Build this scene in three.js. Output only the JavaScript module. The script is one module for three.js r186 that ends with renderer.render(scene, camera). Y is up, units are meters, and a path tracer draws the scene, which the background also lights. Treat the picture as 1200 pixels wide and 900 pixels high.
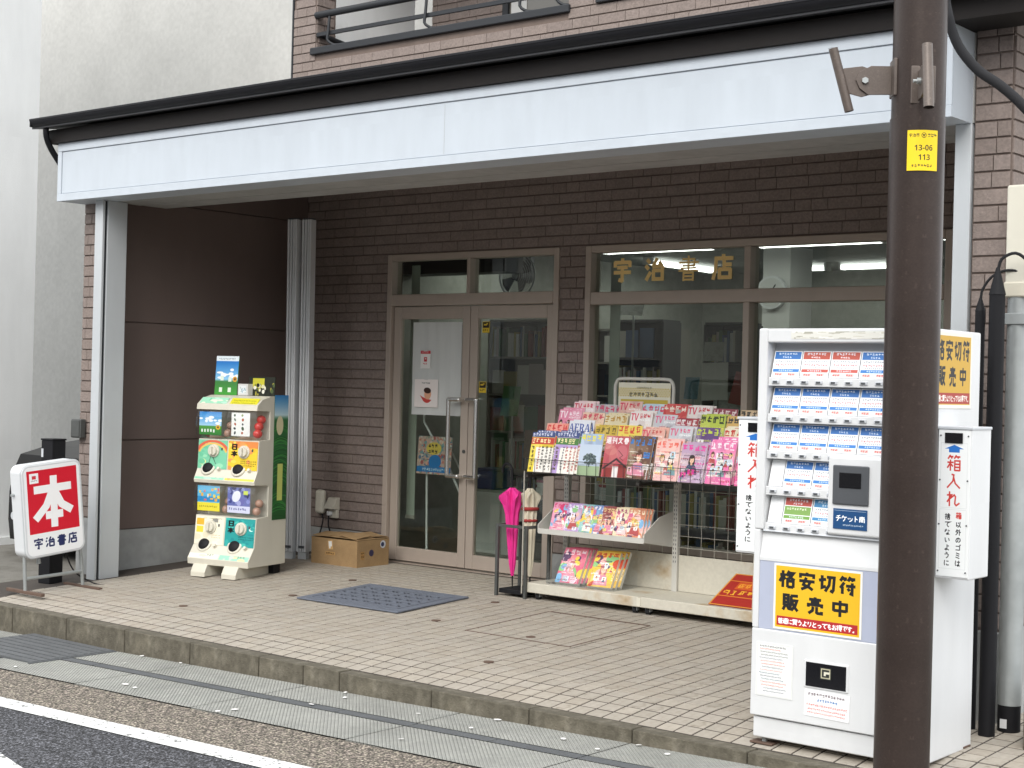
import * as THREE from 'three';
import { mergeGeometries } from 'three/addons/utils/BufferGeometryUtils.js';
import { RoundedBoxGeometry } from 'three/addons/geometries/RoundedBoxGeometry.js';
import { RectAreaLightUniformsLib } from 'three/addons/lights/RectAreaLightUniformsLib.js';

// ------------------------------------------------------------------ camera, sky, sun, exposure
const scene = new THREE.Scene();
const camera = new THREE.PerspectiveCamera(27.94, 1024 / 768, 0.1, 300);
const EYE = [6, 1.56, 8.95], YAW = 39.4 * Math.PI / 180, ROLL = 1.44 * Math.PI / 180, FOCAL = 1809;
camera.position.set(...EYE);
camera.rotation.order = 'YXZ';
camera.rotation.set(0, YAW, ROLL);
scene.add(camera);
const renderer = new THREE.WebGLRenderer({ antialias: true });
renderer.toneMapping = THREE.LinearToneMapping;
renderer.toneMappingExposure = 1.92;
renderer.shadowMap.enabled = true;
{ // overcast sky: brightest overhead, a third as bright at the horizon
  const W = 64, H = 32, d = new Float32Array(W * H * 4);
  for (let j = 0; j < H; j++) for (let i = 0; i < W; i++) {
    const s = Math.sin((j + .5) / H * Math.PI - Math.PI / 2), k = (j * W + i) * 4;
    const L = s > 0 ? (1 + .12 * s) / 1.12 * 1.2 : .3;
    d[k] = L * .975; d[k + 1] = L; d[k + 2] = L * 1.03; d[k + 3] = 1;
  }
  const t = new THREE.DataTexture(d, W, H, THREE.RGBAFormat, THREE.FloatType);
  t.mapping = THREE.EquirectangularReflectionMapping; t.magFilter = THREE.LinearFilter; t.minFilter = THREE.LinearFilter; t.needsUpdate = true;
  scene.background = t; scene.environment = t;
}
const sun = new THREE.DirectionalLight(0xfffaf2, 1.15);
sun.position.set(7, 16, 18); sun.target.position.set(0, 0, 0);
sun.castShadow = true; sun.shadow.radius = 60; sun.shadow.mapSize.set(2048, 2048);
Object.assign(sun.shadow.camera, { left: -14, right: 14, top: 14, bottom: -14, near: 1, far: 60 });
scene.add(sun, sun.target);
RectAreaLightUniformsLib.init();

// ------------------------------------------------------------------ helpers
let seed = 7;
const rnd = () => { seed = (seed * 1664525 + 1013904223) >>> 0; return seed / 4294967296; };
const rr = (a, b) => a + (b - a) * rnd();
const pick = (a) => a[Math.floor(rnd() * a.length)];
const clamp = (v, a, b) => Math.max(a, Math.min(b, v));
// a photo pixel (1200 x 900) as a direction; a plane that the thing touches gives its distance
function dir(px, py) {
  const v = new THREE.Vector3((px - 600) / FOCAL, -(py - 450) / FOCAL, -1);
  return v.applyEuler(new THREE.Euler(0, YAW, ROLL, 'YXZ'));
}
const onZ = (px, py, z) => { const d = dir(px, py), t = (z - EYE[2]) / d.z; return [EYE[0] + d.x * t, EYE[1] + d.y * t, z]; };
const onY = (px, py, y) => { const d = dir(px, py), t = (y - EYE[1]) / d.y; return [EYE[0] + d.x * t, y, EYE[2] + d.z * t]; };
const viewInv = new THREE.Matrix4();
camera.updateMatrixWorld(true); viewInv.copy(camera.matrixWorld).invert();
const pv = new THREE.Vector3();
function pixelSize(x, y, z, area) { // how large a small face shows, 0 outside the frame
  pv.set(x, y, z).applyMatrix4(viewInv); const d = -pv.z; if (d < .1) return 0;
  const u = 600 + FOCAL * pv.x / d, v = 450 - FOCAL * pv.y / d;
  if (u < -5 || u > 1205 || v < -5 || v > 905) return 0;
  return area / (d * d);
}
const taken = {};
function numbered(n) { if (taken[n] === undefined) { taken[n] = 0; return n; } taken[n]++; return n + '_' + String(taken[n]).padStart(3, '0'); }
function shade(o) { o.traverse((m) => { if (m.isMesh) { m.castShadow = true; m.receiveShadow = true; } }); return o; }
function thing(name, label, category, pos = [0, 0, 0], ry = 0, group) {
  const o = new THREE.Group(); o.name = numbered(name); o.position.set(...pos); o.rotation.y = ry;
  o.userData = { label, category }; if (group) o.userData.group = group; scene.add(o); return o;
}
function tag(o, label, category, group) { o.userData.label = label; o.userData.category = category; if (group) o.userData.group = group; return o; }
const prep = (g) => { const n = g.index ? g.toNonIndexed() : g; for (const k of Object.keys(n.attributes)) if (!['position', 'normal', 'uv'].includes(k)) n.deleteAttribute(k); return n; };
const merge = (a) => { a = a.filter(Boolean).map(prep); return a.length === 1 ? a[0] : mergeGeometries(a); };
function part(name, geo, mat, parent = scene) {
  const m = new THREE.Mesh(Array.isArray(geo) ? merge(geo) : geo, mat);
  m.name = parent === scene ? numbered(name) : name; m.castShadow = m.receiveShadow = true; parent.add(m); return m;
}
function struct(name, geo, mat) { const m = part(name, geo, mat); m.userData.kind = 'structure'; return m; }
const move = (g, x, y, z) => g.translate(x, y, z);
const rot = (g, x = 0, y = 0, z = 0) => { if (x) g.rotateX(x); if (y) g.rotateY(y); if (z) g.rotateZ(z); return g; };
function box(w, h, d, x = 0, y = 0, z = 0) { // uv in metres
  const g = new THREE.BoxGeometry(w, h, d), uv = g.attributes.uv, dims = [[d, h], [d, h], [w, d], [w, d], [w, h], [w, h]];
  const ox = rnd() * 3, oy = rnd() * 3;
  for (let i = 0; i < 24; i++) { const q = dims[i >> 2]; uv.setXY(i, uv.getX(i) * q[0] + ox, uv.getY(i) * q[1] + oy); }
  return g.translate(x, y, z);
}
const bb = (x0, x1, y0, y1, z0, z1) => box(x1 - x0, y1 - y0, z1 - z0, (x0 + x1) / 2, (y0 + y1) / 2, (z0 + z1) / 2);
function rbox(w, h, d, r = .01, x = 0, y = 0, z = 0, s = 2) {
  const g = new RoundedBoxGeometry(w, h, d, s, Math.min(r, w / 2.01, h / 2.01, d / 2.01)); planarUV(g); return g.translate(x, y, z);
}
const rbb = (x0, x1, y0, y1, z0, z1, r = .006, s = 1) => rbox(x1 - x0, y1 - y0, z1 - z0, r, (x0 + x1) / 2, (y0 + y1) / 2, (z0 + z1) / 2, s);
function planarUV(g, k = 1) { // uv in metres along the axis each face looks down
  const p = g.attributes.position, n = g.attributes.normal, a = new Float32Array(p.count * 2);
  for (let i = 0; i < p.count; i++) {
    const ax = Math.abs(n.getX(i)), ay = Math.abs(n.getY(i)), az = Math.abs(n.getZ(i));
    if (az >= ax && az >= ay) { a[2 * i] = p.getX(i); a[2 * i + 1] = p.getY(i); } else if (ax >= ay) { a[2 * i] = p.getZ(i); a[2 * i + 1] = p.getY(i); } else { a[2 * i] = p.getX(i); a[2 * i + 1] = p.getZ(i); }
    a[2 * i] *= k; a[2 * i + 1] *= k;
  }
  g.setAttribute('uv', new THREE.BufferAttribute(a, 2)); return g;
}
function cyl(r0, r1, a, b, seg = 12, open = false) { // tapered rod from point a to point b
  const A = new THREE.Vector3(...a), B = new THREE.Vector3(...b), L = A.distanceTo(B);
  const g = new THREE.CylinderGeometry(r1, r0, L, seg, 1, open), uv = g.attributes.uv;
  for (let i = 0; i < uv.count; i++) uv.setXY(i, uv.getX(i) * 6.28 * r0, uv.getY(i) * L);
  g.applyQuaternion(new THREE.Quaternion().setFromUnitVectors(new THREE.Vector3(0, 1, 0), B.clone().sub(A).normalize()));
  return g.translate((a[0] + b[0]) / 2, (a[1] + b[1]) / 2, (a[2] + b[2]) / 2);
}
function tube(pts, r, seg = 24, rad = 8, closed = false) { return new THREE.TubeGeometry(new THREE.CatmullRomCurve3(pts.map((p) => new THREE.Vector3(...p)), closed, 'catmullrom', .5), seg, r, rad, closed); }
function poly(pts, r, rad = 8) { // tube with sharp but mitred bends
  const out = []; for (let i = 0; i + 1 < pts.length; i++) out.push(cyl(r, r, pts[i], pts[i + 1], rad));
  for (let i = 1; i + 1 < pts.length; i++) out.push(new THREE.SphereGeometry(r * 1.003, rad, 6).translate(...pts[i]));
  return out;
}
function extrude(pts, depth, bevel = 0) { // outline in xy, pushed along z
  const s = new THREE.Shape(pts.map((p) => new THREE.Vector2(p[0], p[1])));
  return new THREE.ExtrudeGeometry(s, { depth, bevelEnabled: bevel > 0, bevelSize: bevel, bevelThickness: bevel, bevelSegments: 2, curveSegments: 6 });
}
function slab(w, h, d, c, ox, oy) { // face-chamfered piece, back at z = 0, face at z = d; 18 triangles
  const a = w / 2, b = h / 2, i = a - c, j = b - c, P = [[-a, -b, 0], [a, -b, 0], [a, b, 0], [-a, b, 0], [-a, -b, d - c], [a, -b, d - c], [a, b, d - c], [-a, b, d - c], [-i, -j, d], [i, -j, d], [i, j, d], [-i, j, d]];
  const F = [[8, 9, 10, 11]]; for (let k = 0; k < 4; k++) { const n = (k + 1) % 4; F.push([k, n, n + 4, k + 4], [k + 4, n + 4, n + 8, k + 8]); }
  const pos = [], uv = [];
  for (const f of F) for (const q of [0, 1, 2, 0, 2, 3]) { const p = P[f[q]]; pos.push(...p); uv.push(p[0] + ox, p[1] + oy + (d - p[2]) * .7); }
  const g = new THREE.BufferGeometry(); g.setAttribute('position', new THREE.Float32BufferAttribute(pos, 3)); g.setAttribute('uv', new THREE.Float32BufferAttribute(uv, 2)); g.computeVertexNormals(); return g;
}
function panelUV(g) { // 0..1 uv over the xy extent, for printed faces
  g.computeBoundingBox(); const b = g.boundingBox, p = g.attributes.position, a = new Float32Array(p.count * 2);
  for (let i = 0; i < p.count; i++) { a[2 * i] = (p.getX(i) - b.min.x) / (b.max.x - b.min.x); a[2 * i + 1] = (p.getY(i) - b.min.y) / (b.max.y - b.min.y); }
  g.setAttribute('uv', new THREE.BufferAttribute(a, 2)); return g;
}
// sheet with a printed front: thin box whose front shows the whole print and whose rim shows its edge colour
function sheet(w, h, t = .003) {
  const g = new THREE.BoxGeometry(w, h, t), uv = g.attributes.uv;
  for (let i = 0; i < 24; i++) if (i < 16 || i >= 20) uv.setXY(i, .004, .004);
  return g;
}

// ------------------------------------------------------------------ textures
function hash(x, y, s) { let h = (x * 374761393 + y * 668265263 + s * 2147483647) | 0; h = Math.imul(h ^ (h >>> 13), 1274126177); return ((h ^ (h >>> 16)) >>> 0) / 4294967296; }
function vnoise(u, v, n, s) {
  const x = u * n, y = v * n, x0 = Math.floor(x), y0 = Math.floor(y), fx = x - x0, fy = y - y0, m = (k) => ((k % n) + n) % n;
  const sx = fx * fx * (3 - 2 * fx), sy = fy * fy * (3 - 2 * fy);
  const a = hash(m(x0), m(y0), s), b = hash(m(x0 + 1), m(y0), s), c = hash(m(x0), m(y0 + 1), s), d = hash(m(x0 + 1), m(y0 + 1), s);
  return a + (b - a) * sx + (c - a) * sy + (a - b - c + d) * sx * sy;
}
function fbm(u, v, n, oct, s) { let t = 0, a = .5, q = 0; for (let i = 0; i < oct; i++) { t += a * vnoise(u, v, n, s + i); q += a; a *= .55; n *= 2; } return t / q; }
function dataTex(size, metres, fn, colour) {
  const d = new Uint8Array(size * size * 4);
  for (let j = 0; j < size; j++) for (let i = 0; i < size; i++) { const c = fn((i + .5) / size, (j + .5) / size), k = (j * size + i) * 4; if (typeof c === 'number') d[k] = d[k + 1] = d[k + 2] = clamp(c, 0, 1) * 255; else { d[k] = clamp(c[0], 0, 1) * 255; d[k + 1] = clamp(c[1], 0, 1) * 255; d[k + 2] = clamp(c[2], 0, 1) * 255; } d[k + 3] = 255; }
  const t = new THREE.DataTexture(d, size, size); t.wrapS = t.wrapT = THREE.RepeatWrapping; t.magFilter = THREE.LinearFilter; t.minFilter = THREE.LinearMipmapLinearFilter; t.generateMipmaps = true;
  t.repeat.set(1 / metres, 1 / metres); if (colour) t.colorSpace = THREE.SRGBColorSpace; t.needsUpdate = true; return t;
}
function canvas(w, h, draw) {
  const c = document.createElement('canvas'); c.width = w; c.height = h; const g = c.getContext('2d'); draw(g, w, h);
  const t = new THREE.CanvasTexture(c); t.colorSpace = THREE.SRGBColorSpace; t.magFilter = THREE.LinearFilter; t.anisotropy = 8; return t;
}
const T = {
  brickBump: dataTex(512, .5, (u, v) => { const n = fbm(u, v, 22, 4, 3), m = fbm(u, v * 1, 60, 2, 9); return .15 + .6 * Math.pow(n, 1.3) + .3 * m; }),
  brickTone: dataTex(512, .9, (u, v) => { const n = fbm(u, v, 6, 5, 31), s = fbm(u, v, 90, 2, 5); return .86 + .1 * (n - .5) + .14 * (s - .5); }, true),
  stain: dataTex(1024, 2.3, (u, v) => { const n = fbm(u, v, 4, 6, 51), m = fbm(u, v, 40, 3, 61); return .88 + .13 * (n - .5) + .1 * (m - .5); }, true),
  grime: dataTex(1024, 1.1, (u, v) => { const n = fbm(u, v, 5, 6, 71), p = fbm(u, v, 23, 4, 81); const k = clamp((n - .45) * 2.2, 0, 1) * .2 + clamp((p - .58) * 3, 0, 1) * .12; return [.97 - k, .97 - k * 1.03, .965 - k * 1.12]; }, true),
  calm: dataTex(1024, 2.9, (u, v) => { const n = fbm(u, v, 5, 5, 251), m = fbm(u, v, 70, 2, 261); return .92 + .07 * (n - .5) + .06 * (m - .5); }, true),
  tileTone: dataTex(1024, 1.3, (u, v) => { const n = fbm(u, v, 9, 4, 271), p = fbm(u, v, 70, 2, 281), q = fbm(u, v, 30, 3, 283); const k = .07 * (n - .5) + .08 * (p - .5) + clamp((q - .66) * 4, 0, 1) * .16; return [.93 - k, .93 - k * 1.05, .925 - k * 1.15]; }, true),
  kerbTone: dataTex(1024, 1.6, (u, v) => { const n = fbm(u, v, 9, 5, 291), s = fbm(u * 1, v * .5, 26, 4, 293), m = fbm(u, v, 90, 2, 297); const k = clamp((n - .38) * 2.4, 0, 1), l = clamp((s - .52) * 4, 0, 1); return [.5 + .24 * k + .1 * l + .12 * (m - .5), .485 + .235 * k + .1 * l + .12 * (m - .5), .44 + .22 * k + .1 * l + .12 * (m - .5)]; }, true),
  poleTone: dataTex(1024, .62, (u, v) => { const n = fbm(u, v, 5, 4, 301), s = fbm(u, v, 120, 2, 303), h = hash(Math.floor(u * 90), Math.floor(v * 240), 307), q = fbm(u, v, 36, 3, 311); return .86 + .14 * (n - .5) + .1 * (s - .5) + (h > .997 ? .16 : 0) + clamp((q - .72) * 5, 0, 1) * .2; }, true),
  fine: dataTex(512, .25, (u, v) => fbm(u, v, 64, 3, 15)),
  stucco: dataTex(512, .6, (u, v) => { const n = fbm(u, v, 50, 3, 17), q = fbm(u, v, 14, 3, 19); return .6 * Math.abs(n - .5) * 2 + .5 * q; }),
  streak: dataTex(512, 3, (u, v) => { const n = fbm(u, v, 5, 5, 23), s = fbm(u, v * .2 + .1, 40, 3, 29); return .93 + .05 * (n - .5) + .035 * (s - .5); }, true),
  asphalt: dataTex(1024, .8, (u, v) => { const a = hash(Math.floor(u * 120), Math.floor(v * 120), 2), n = vnoise(u, v, 110, 6), m = vnoise(u, v, 210, 8), l = fbm(u, v, 5, 3, 4); const k = .24 + .62 * n * n + .24 * (m - .5) + .12 * (l - .5) + (a > .985 ? .32 : 0) + (a < .2 ? -.12 : 0); return [k, k * 1.005, k * 1.04]; }, true),
  asphaltBump: dataTex(1024, .8, (u, v) => .6 * vnoise(u, v, 190, 6) + .4 * fbm(u, v, 90, 2, 8)),
  aggregate: dataTex(1024, .7, (u, v) => { const n = vnoise(u, v, 90, 11), m = vnoise(u, v, 60, 12), l = vnoise(u, v, 180, 14), h = hash(Math.floor(u * 95), Math.floor(v * 95), 77); let k = .28 + .58 * n * (.5 + n * .5) + .22 * (l - .5) + (h > .975 ? .25 : 0) - (h < .16 ? .13 : 0); return [k * (1 + .08 * (m - .5)), k * (.925 + .03 * m), k * (.83 + .08 * m)]; }, true),
  paint: dataTex(1024, 1.2, (u, v) => { const n = fbm(u, v, 70, 3, 101), q = fbm(u, v, 6, 4, 102); const w = clamp((n + .5 * q - .93) * 8, 0, 1); return .93 - .45 * w + .06 * (q - .5); }, true),
  ridge: dataTex(512, .24, (u, v) => { const w = (u - v + 1) * 10, s = Math.abs((w % 1) - .5) * 2; return clamp((s - .35) * 3, 0, 1) * .8 + .2 * fbm(u, v, 50, 2, 33); }),
  ridgeTone: dataTex(512, 1.7, (u, v) => { const n = fbm(u, v, 5, 5, 41), m = fbm(u, v, 60, 3, 42), w = (u - v + 1) * 70.8, s = Math.abs((w % 1) - .5) * 2, d = clamp((.5 - s) * 3, 0, 1) * .09 * (.4 + m); return [.86 + .16 * (n - .5) + .14 * (m - .5) - d, .865 + .16 * (n - .5) + .14 * (m - .5) - d, (.85 + .16 * (n - .5) + .13 * (m - .5) - d)]; }, true),
  rust: dataTex(512, .9, (u, v) => { const n = fbm(u, v, 5, 6, 141), k = clamp((n - .6) * 3.5, 0, 1) * .55, m = fbm(u, v, 60, 2, 3); return [.93 - .25 * k + .06 * (m - .5), .92 - .42 * k + .06 * (m - .5), .89 - .6 * k + .06 * (m - .5)]; }, true),
  kraft: dataTex(512, .4, (u, v) => { const n = fbm(u, v, 80, 3, 151), q = fbm(u, v, 5, 4, 152); return .86 + .1 * (n - .5) + .14 * (q - .5); }, true),
  rubber: dataTex(512, .1, (u, v) => fbm(u, v, 60, 2, 161)),
};
// written characters as strokes on a 100 x 100 field
const GL = {
  '本': '10 28 90 28/50 5 50 95/48 28 35 52 8 76/52 28 65 52 92 76/32 72 68 72', '宇': '50 4 50 16/14 34 14 18 86 18 86 34/28 38 72 38/12 58 88 58/50 38 50 92 36 88',
  '治': '14 12 24 22/8 36 18 46/10 90 28 62/58 8 42 38 84 36/72 22 90 46/44 92 44 54 86 54 86 92/44 88 86 88', '書': '24 14 76 14 76 40/10 27 92 27/24 40 76 40/50 4 50 58/18 49 82 49/8 59 92 59/28 96 28 68 72 68 72 96/28 81 72 81/28 94 72 94',
  '店': '50 3 50 14/14 16 90 16/18 16 16 60 6 94/54 26 54 56/54 40 84 40/34 92 34 58 82 58 82 92/34 89 82 89', '格': '8 28 42 28/25 4 25 96/24 32 6 66/28 38 40 52/62 4 46 34/58 16 86 16 66 42 44 54/58 24 72 42 94 54/52 94 52 60 86 60 86 94/52 92 86 92',
  '安': '50 3 50 16/12 34 12 16 88 16 88 34/6 50 94 50/46 30 30 70 60 80 84 95/70 50 56 78 18 96', '切': '4 36 44 28/22 8 22 74 44 66/48 16 90 16 86 82 80 92 68 86/66 16 62 58 40 94',
  '符': '26 2 10 28/22 14 46 14/32 14 38 26/66 2 52 26/62 14 92 14/74 14 80 26/32 34 10 66/22 56 22 96/42 52 94 52/76 34 76 94 62 90/52 64 62 78', '販': '10 68 10 8 36 8 36 68/10 28 36 28/10 48 36 48/10 66 36 66/16 70 4 94/30 70 42 90/50 10 94 8/54 10 54 50 44 94/56 36 88 36 78 66 54 94/60 44 72 72 94 94',
  '売': '50 2 50 34/14 16 86 16/24 32 76 32/10 60 10 46 90 46 90 60/38 56 36 78 12 96/60 56 60 88 66 92 90 92 90 80', '中': '12 66 12 24 88 24 88 66/12 62 88 62/50 4 50 96',
  '箱': '26 2 10 26/22 12 46 12/32 12 36 24/66 2 52 24/62 12 92 12/74 12 80 22/6 46 48 46/27 30 27 96/26 50 6 80/30 56 44 70/56 96 56 36 90 36 90 96/56 56 90 56/56 74 90 74/56 93 90 93', '入': '36 10 52 14 46 50 8 92/50 26 62 64 94 92',
  'れ': '26 6 26 94/8 28 40 26 10 70/28 50 58 26 66 36 62 78 72 88 94 72', '以': '18 16 18 74 46 60/44 18 56 38/78 8 72 56 38 94/68 66 90 92', '外': '32 4 8 50/26 22 50 22 38 62 8 92/22 42 40 58/70 4 70 96/70 38 92 54',
  'の': '54 18 42 74 24 82 12 62 26 30 56 18 82 30 88 58 60 86', 'ゴ': '14 26 80 26 80 86/12 82 82 82/76 2 84 14/88 0 96 12', 'ミ': '22 10 78 26/20 40 76 56/14 72 80 92', 'は': '18 10 12 60 20 90/38 32 92 30/70 8 70 82 56 92 42 82 52 72 70 76 90 90',
  '捨': '4 28 38 26/24 4 24 90 12 86/4 62 38 52/66 2 58 18 40 36/66 4 80 22 94 34/66 22 66 56/50 38 84 38/42 54 92 54/50 96 50 66 84 66 84 96/50 92 84 92', 'て': '8 20 90 16 58 30 44 58 60 84 78 88', 'な': '8 26 50 24/34 6 10 56/66 20 90 36/66 44 64 84 46 90 36 80 50 70 66 74 88 90',
  'い': '16 22 22 74 34 84 42 70/76 26 90 66', 'よ': '52 6 52 80 36 92 18 82 30 70 56 76 86 92/54 30 86 28', 'う': '32 8 62 16/14 40 56 30 80 44 70 76 40 96', 'に': '18 12 12 60 20 92/46 26 86 26/46 66 56 84 92 82', '日': '22 94 22 8 78 8 78 94/22 48 78 48/22 90 78 90',
  'チ': '80 8 48 18 20 20/6 46 94 46/52 18 52 60 26 96', 'ケ': '34 6 8 52/28 30 94 30/64 30 60 62 34 96', 'ッ': '14 42 24 62/44 38 52 58/88 40 78 74 38 94', 'ト': '36 6 36 96/38 40 76 58',
  '商': '50 2 50 14/6 16 94 16/34 20 40 32/66 20 60 32/10 96 10 36 90 36 90 92 80 90/40 38 24 58/58 38 58 50 74 54/34 88 34 64 66 64 66 88/34 84 66 84', '普': '30 2 38 14/70 2 62 14/10 16 90 16/40 16 40 44/60 16 60 44/22 22 28 38/78 22 70 38/6 46 94 46/26 96 26 54 74 54 74 96/26 74 74 74/26 92 74 92',
  '通': '10 8 20 20/6 38 20 38 20 74/4 92 22 74 50 92 96 90/36 6 84 6 64 20/38 80 38 26 86 26 86 78/38 42 86 42/38 58 86 58/62 20 62 80', '買': '10 6 90 6 90 26 10 26 10 6/38 6 38 26/62 6 62 26/22 80 22 36 78 36 78 80/22 50 78 50/22 64 78 64/22 78 78 78/34 80 10 96/66 80 90 96',
  'り': '26 10 22 58/24 40 40 14/74 8 74 56 46 94', 'と': '30 8 42 44/80 24 28 54 20 76 36 90 84 88', 'っ': '18 54 60 44 82 60 66 86 42 92', 'も': '48 4 40 68 50 90 76 88 82 68/22 28 72 28/20 54 70 54', 'お': '10 28 60 26/34 6 34 86 20 88 12 74 50 52 78 58 82 80 54 92/72 14 90 30',
  '得': '26 4 8 26/30 26 6 58/20 44 20 96/46 40 46 6 86 6 86 40 46 40/46 22 86 22/40 50 94 50/38 64 96 64/76 52 76 94 62 90/50 72 60 84', 'で': '8 18 86 14 52 34 44 64 66 88/76 40 84 54/88 36 96 50', 'す': '8 24 92 22/56 4 56 52 42 60 36 46 56 42 60 64 40 96', '。': '20 82 34 82 34 94 20 94 20 82',
  '週': '10 8 20 20/6 38 20 38 20 74/4 92 22 74 50 92 96 90/30 78 36 60 36 10 86 10 86 78/48 26 74 26/46 40 76 40/60 16 60 40/50 52 72 52 72 70 50 70 50 52', '刊': '10 14 54 14/6 46 58 46/32 14 32 94/70 14 70 70/90 6 90 94 78 90', '文': '50 4 50 20/8 22 92 22/28 24 50 66 92 94/72 24 54 66 8 94',
  '春': '18 12 82 12/14 26 86 26/6 40 94 40/50 2 46 26 26 54 6 66/56 30 74 52 94 64/32 96 32 58 68 58 68 96/32 76 68 76/32 93 68 93', '市': '50 4 50 18/8 20 92 20/22 82 22 38 78 38 78 78 68 76/50 20 50 96',
};
const strokes = (ch) => (GL[ch] || '').split('/').filter(Boolean).map((s) => { const n = s.split(' ').map(Number), o = []; for (let i = 0; i < n.length; i += 2) o.push([n[i], n[i + 1]]); return o; });
function glyph(g, ch, x, y, s, lw, sx = 1) { // x, y: upper left corner
  g.lineWidth = lw; g.lineCap = 'butt'; g.lineJoin = 'miter';
  for (const st of strokes(ch)) { g.beginPath(); st.forEach(([a, b], i) => (i ? g.lineTo : g.moveTo).call(g, x + a / 100 * s * sx, y + b / 100 * s)); g.stroke(); }
}
function line(g, text, x, y, s, lw, gap = 0, sx = 1) { [...text].forEach((c, i) => glyph(g, c, x + i * (s * sx + gap), y, s, lw, sx)); }
function column(g, text, x, y, s, lw, gap = 0) { [...text].forEach((c, i) => glyph(g, c, x, y + i * (s + gap), s, lw)); }
function blur(g, x, y, w, h, col) { // print too small to read: rows of tiny strokes
  g.fillStyle = col; const s = h * .95; for (let q = x; q + s * .8 < x + w; q += s * 1.02) { for (let k = 0; k < 3; k++) { g.fillRect(q + rnd() * s * .2, y + rnd() * h * .85, s * rr(.4, .8), h * .14); g.fillRect(q + rnd() * s * .7, y + rnd() * h * .3, s * .14, h * rr(.3, .7)); } }
}
const tint = (t, r) => { const c = t.clone(); c.repeat.set(1 / r, 1 / r); c.needsUpdate = true; return c; };
const C = (r, g, b) => new THREE.Color().setRGB(r, g, b);
const dull = (o) => new THREE.MeshPhysicalMaterial({ roughness: .6, specularIntensity: .45, ...o });
const std = (o) => new THREE.MeshStandardMaterial({ roughness: .8, ...o });
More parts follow.
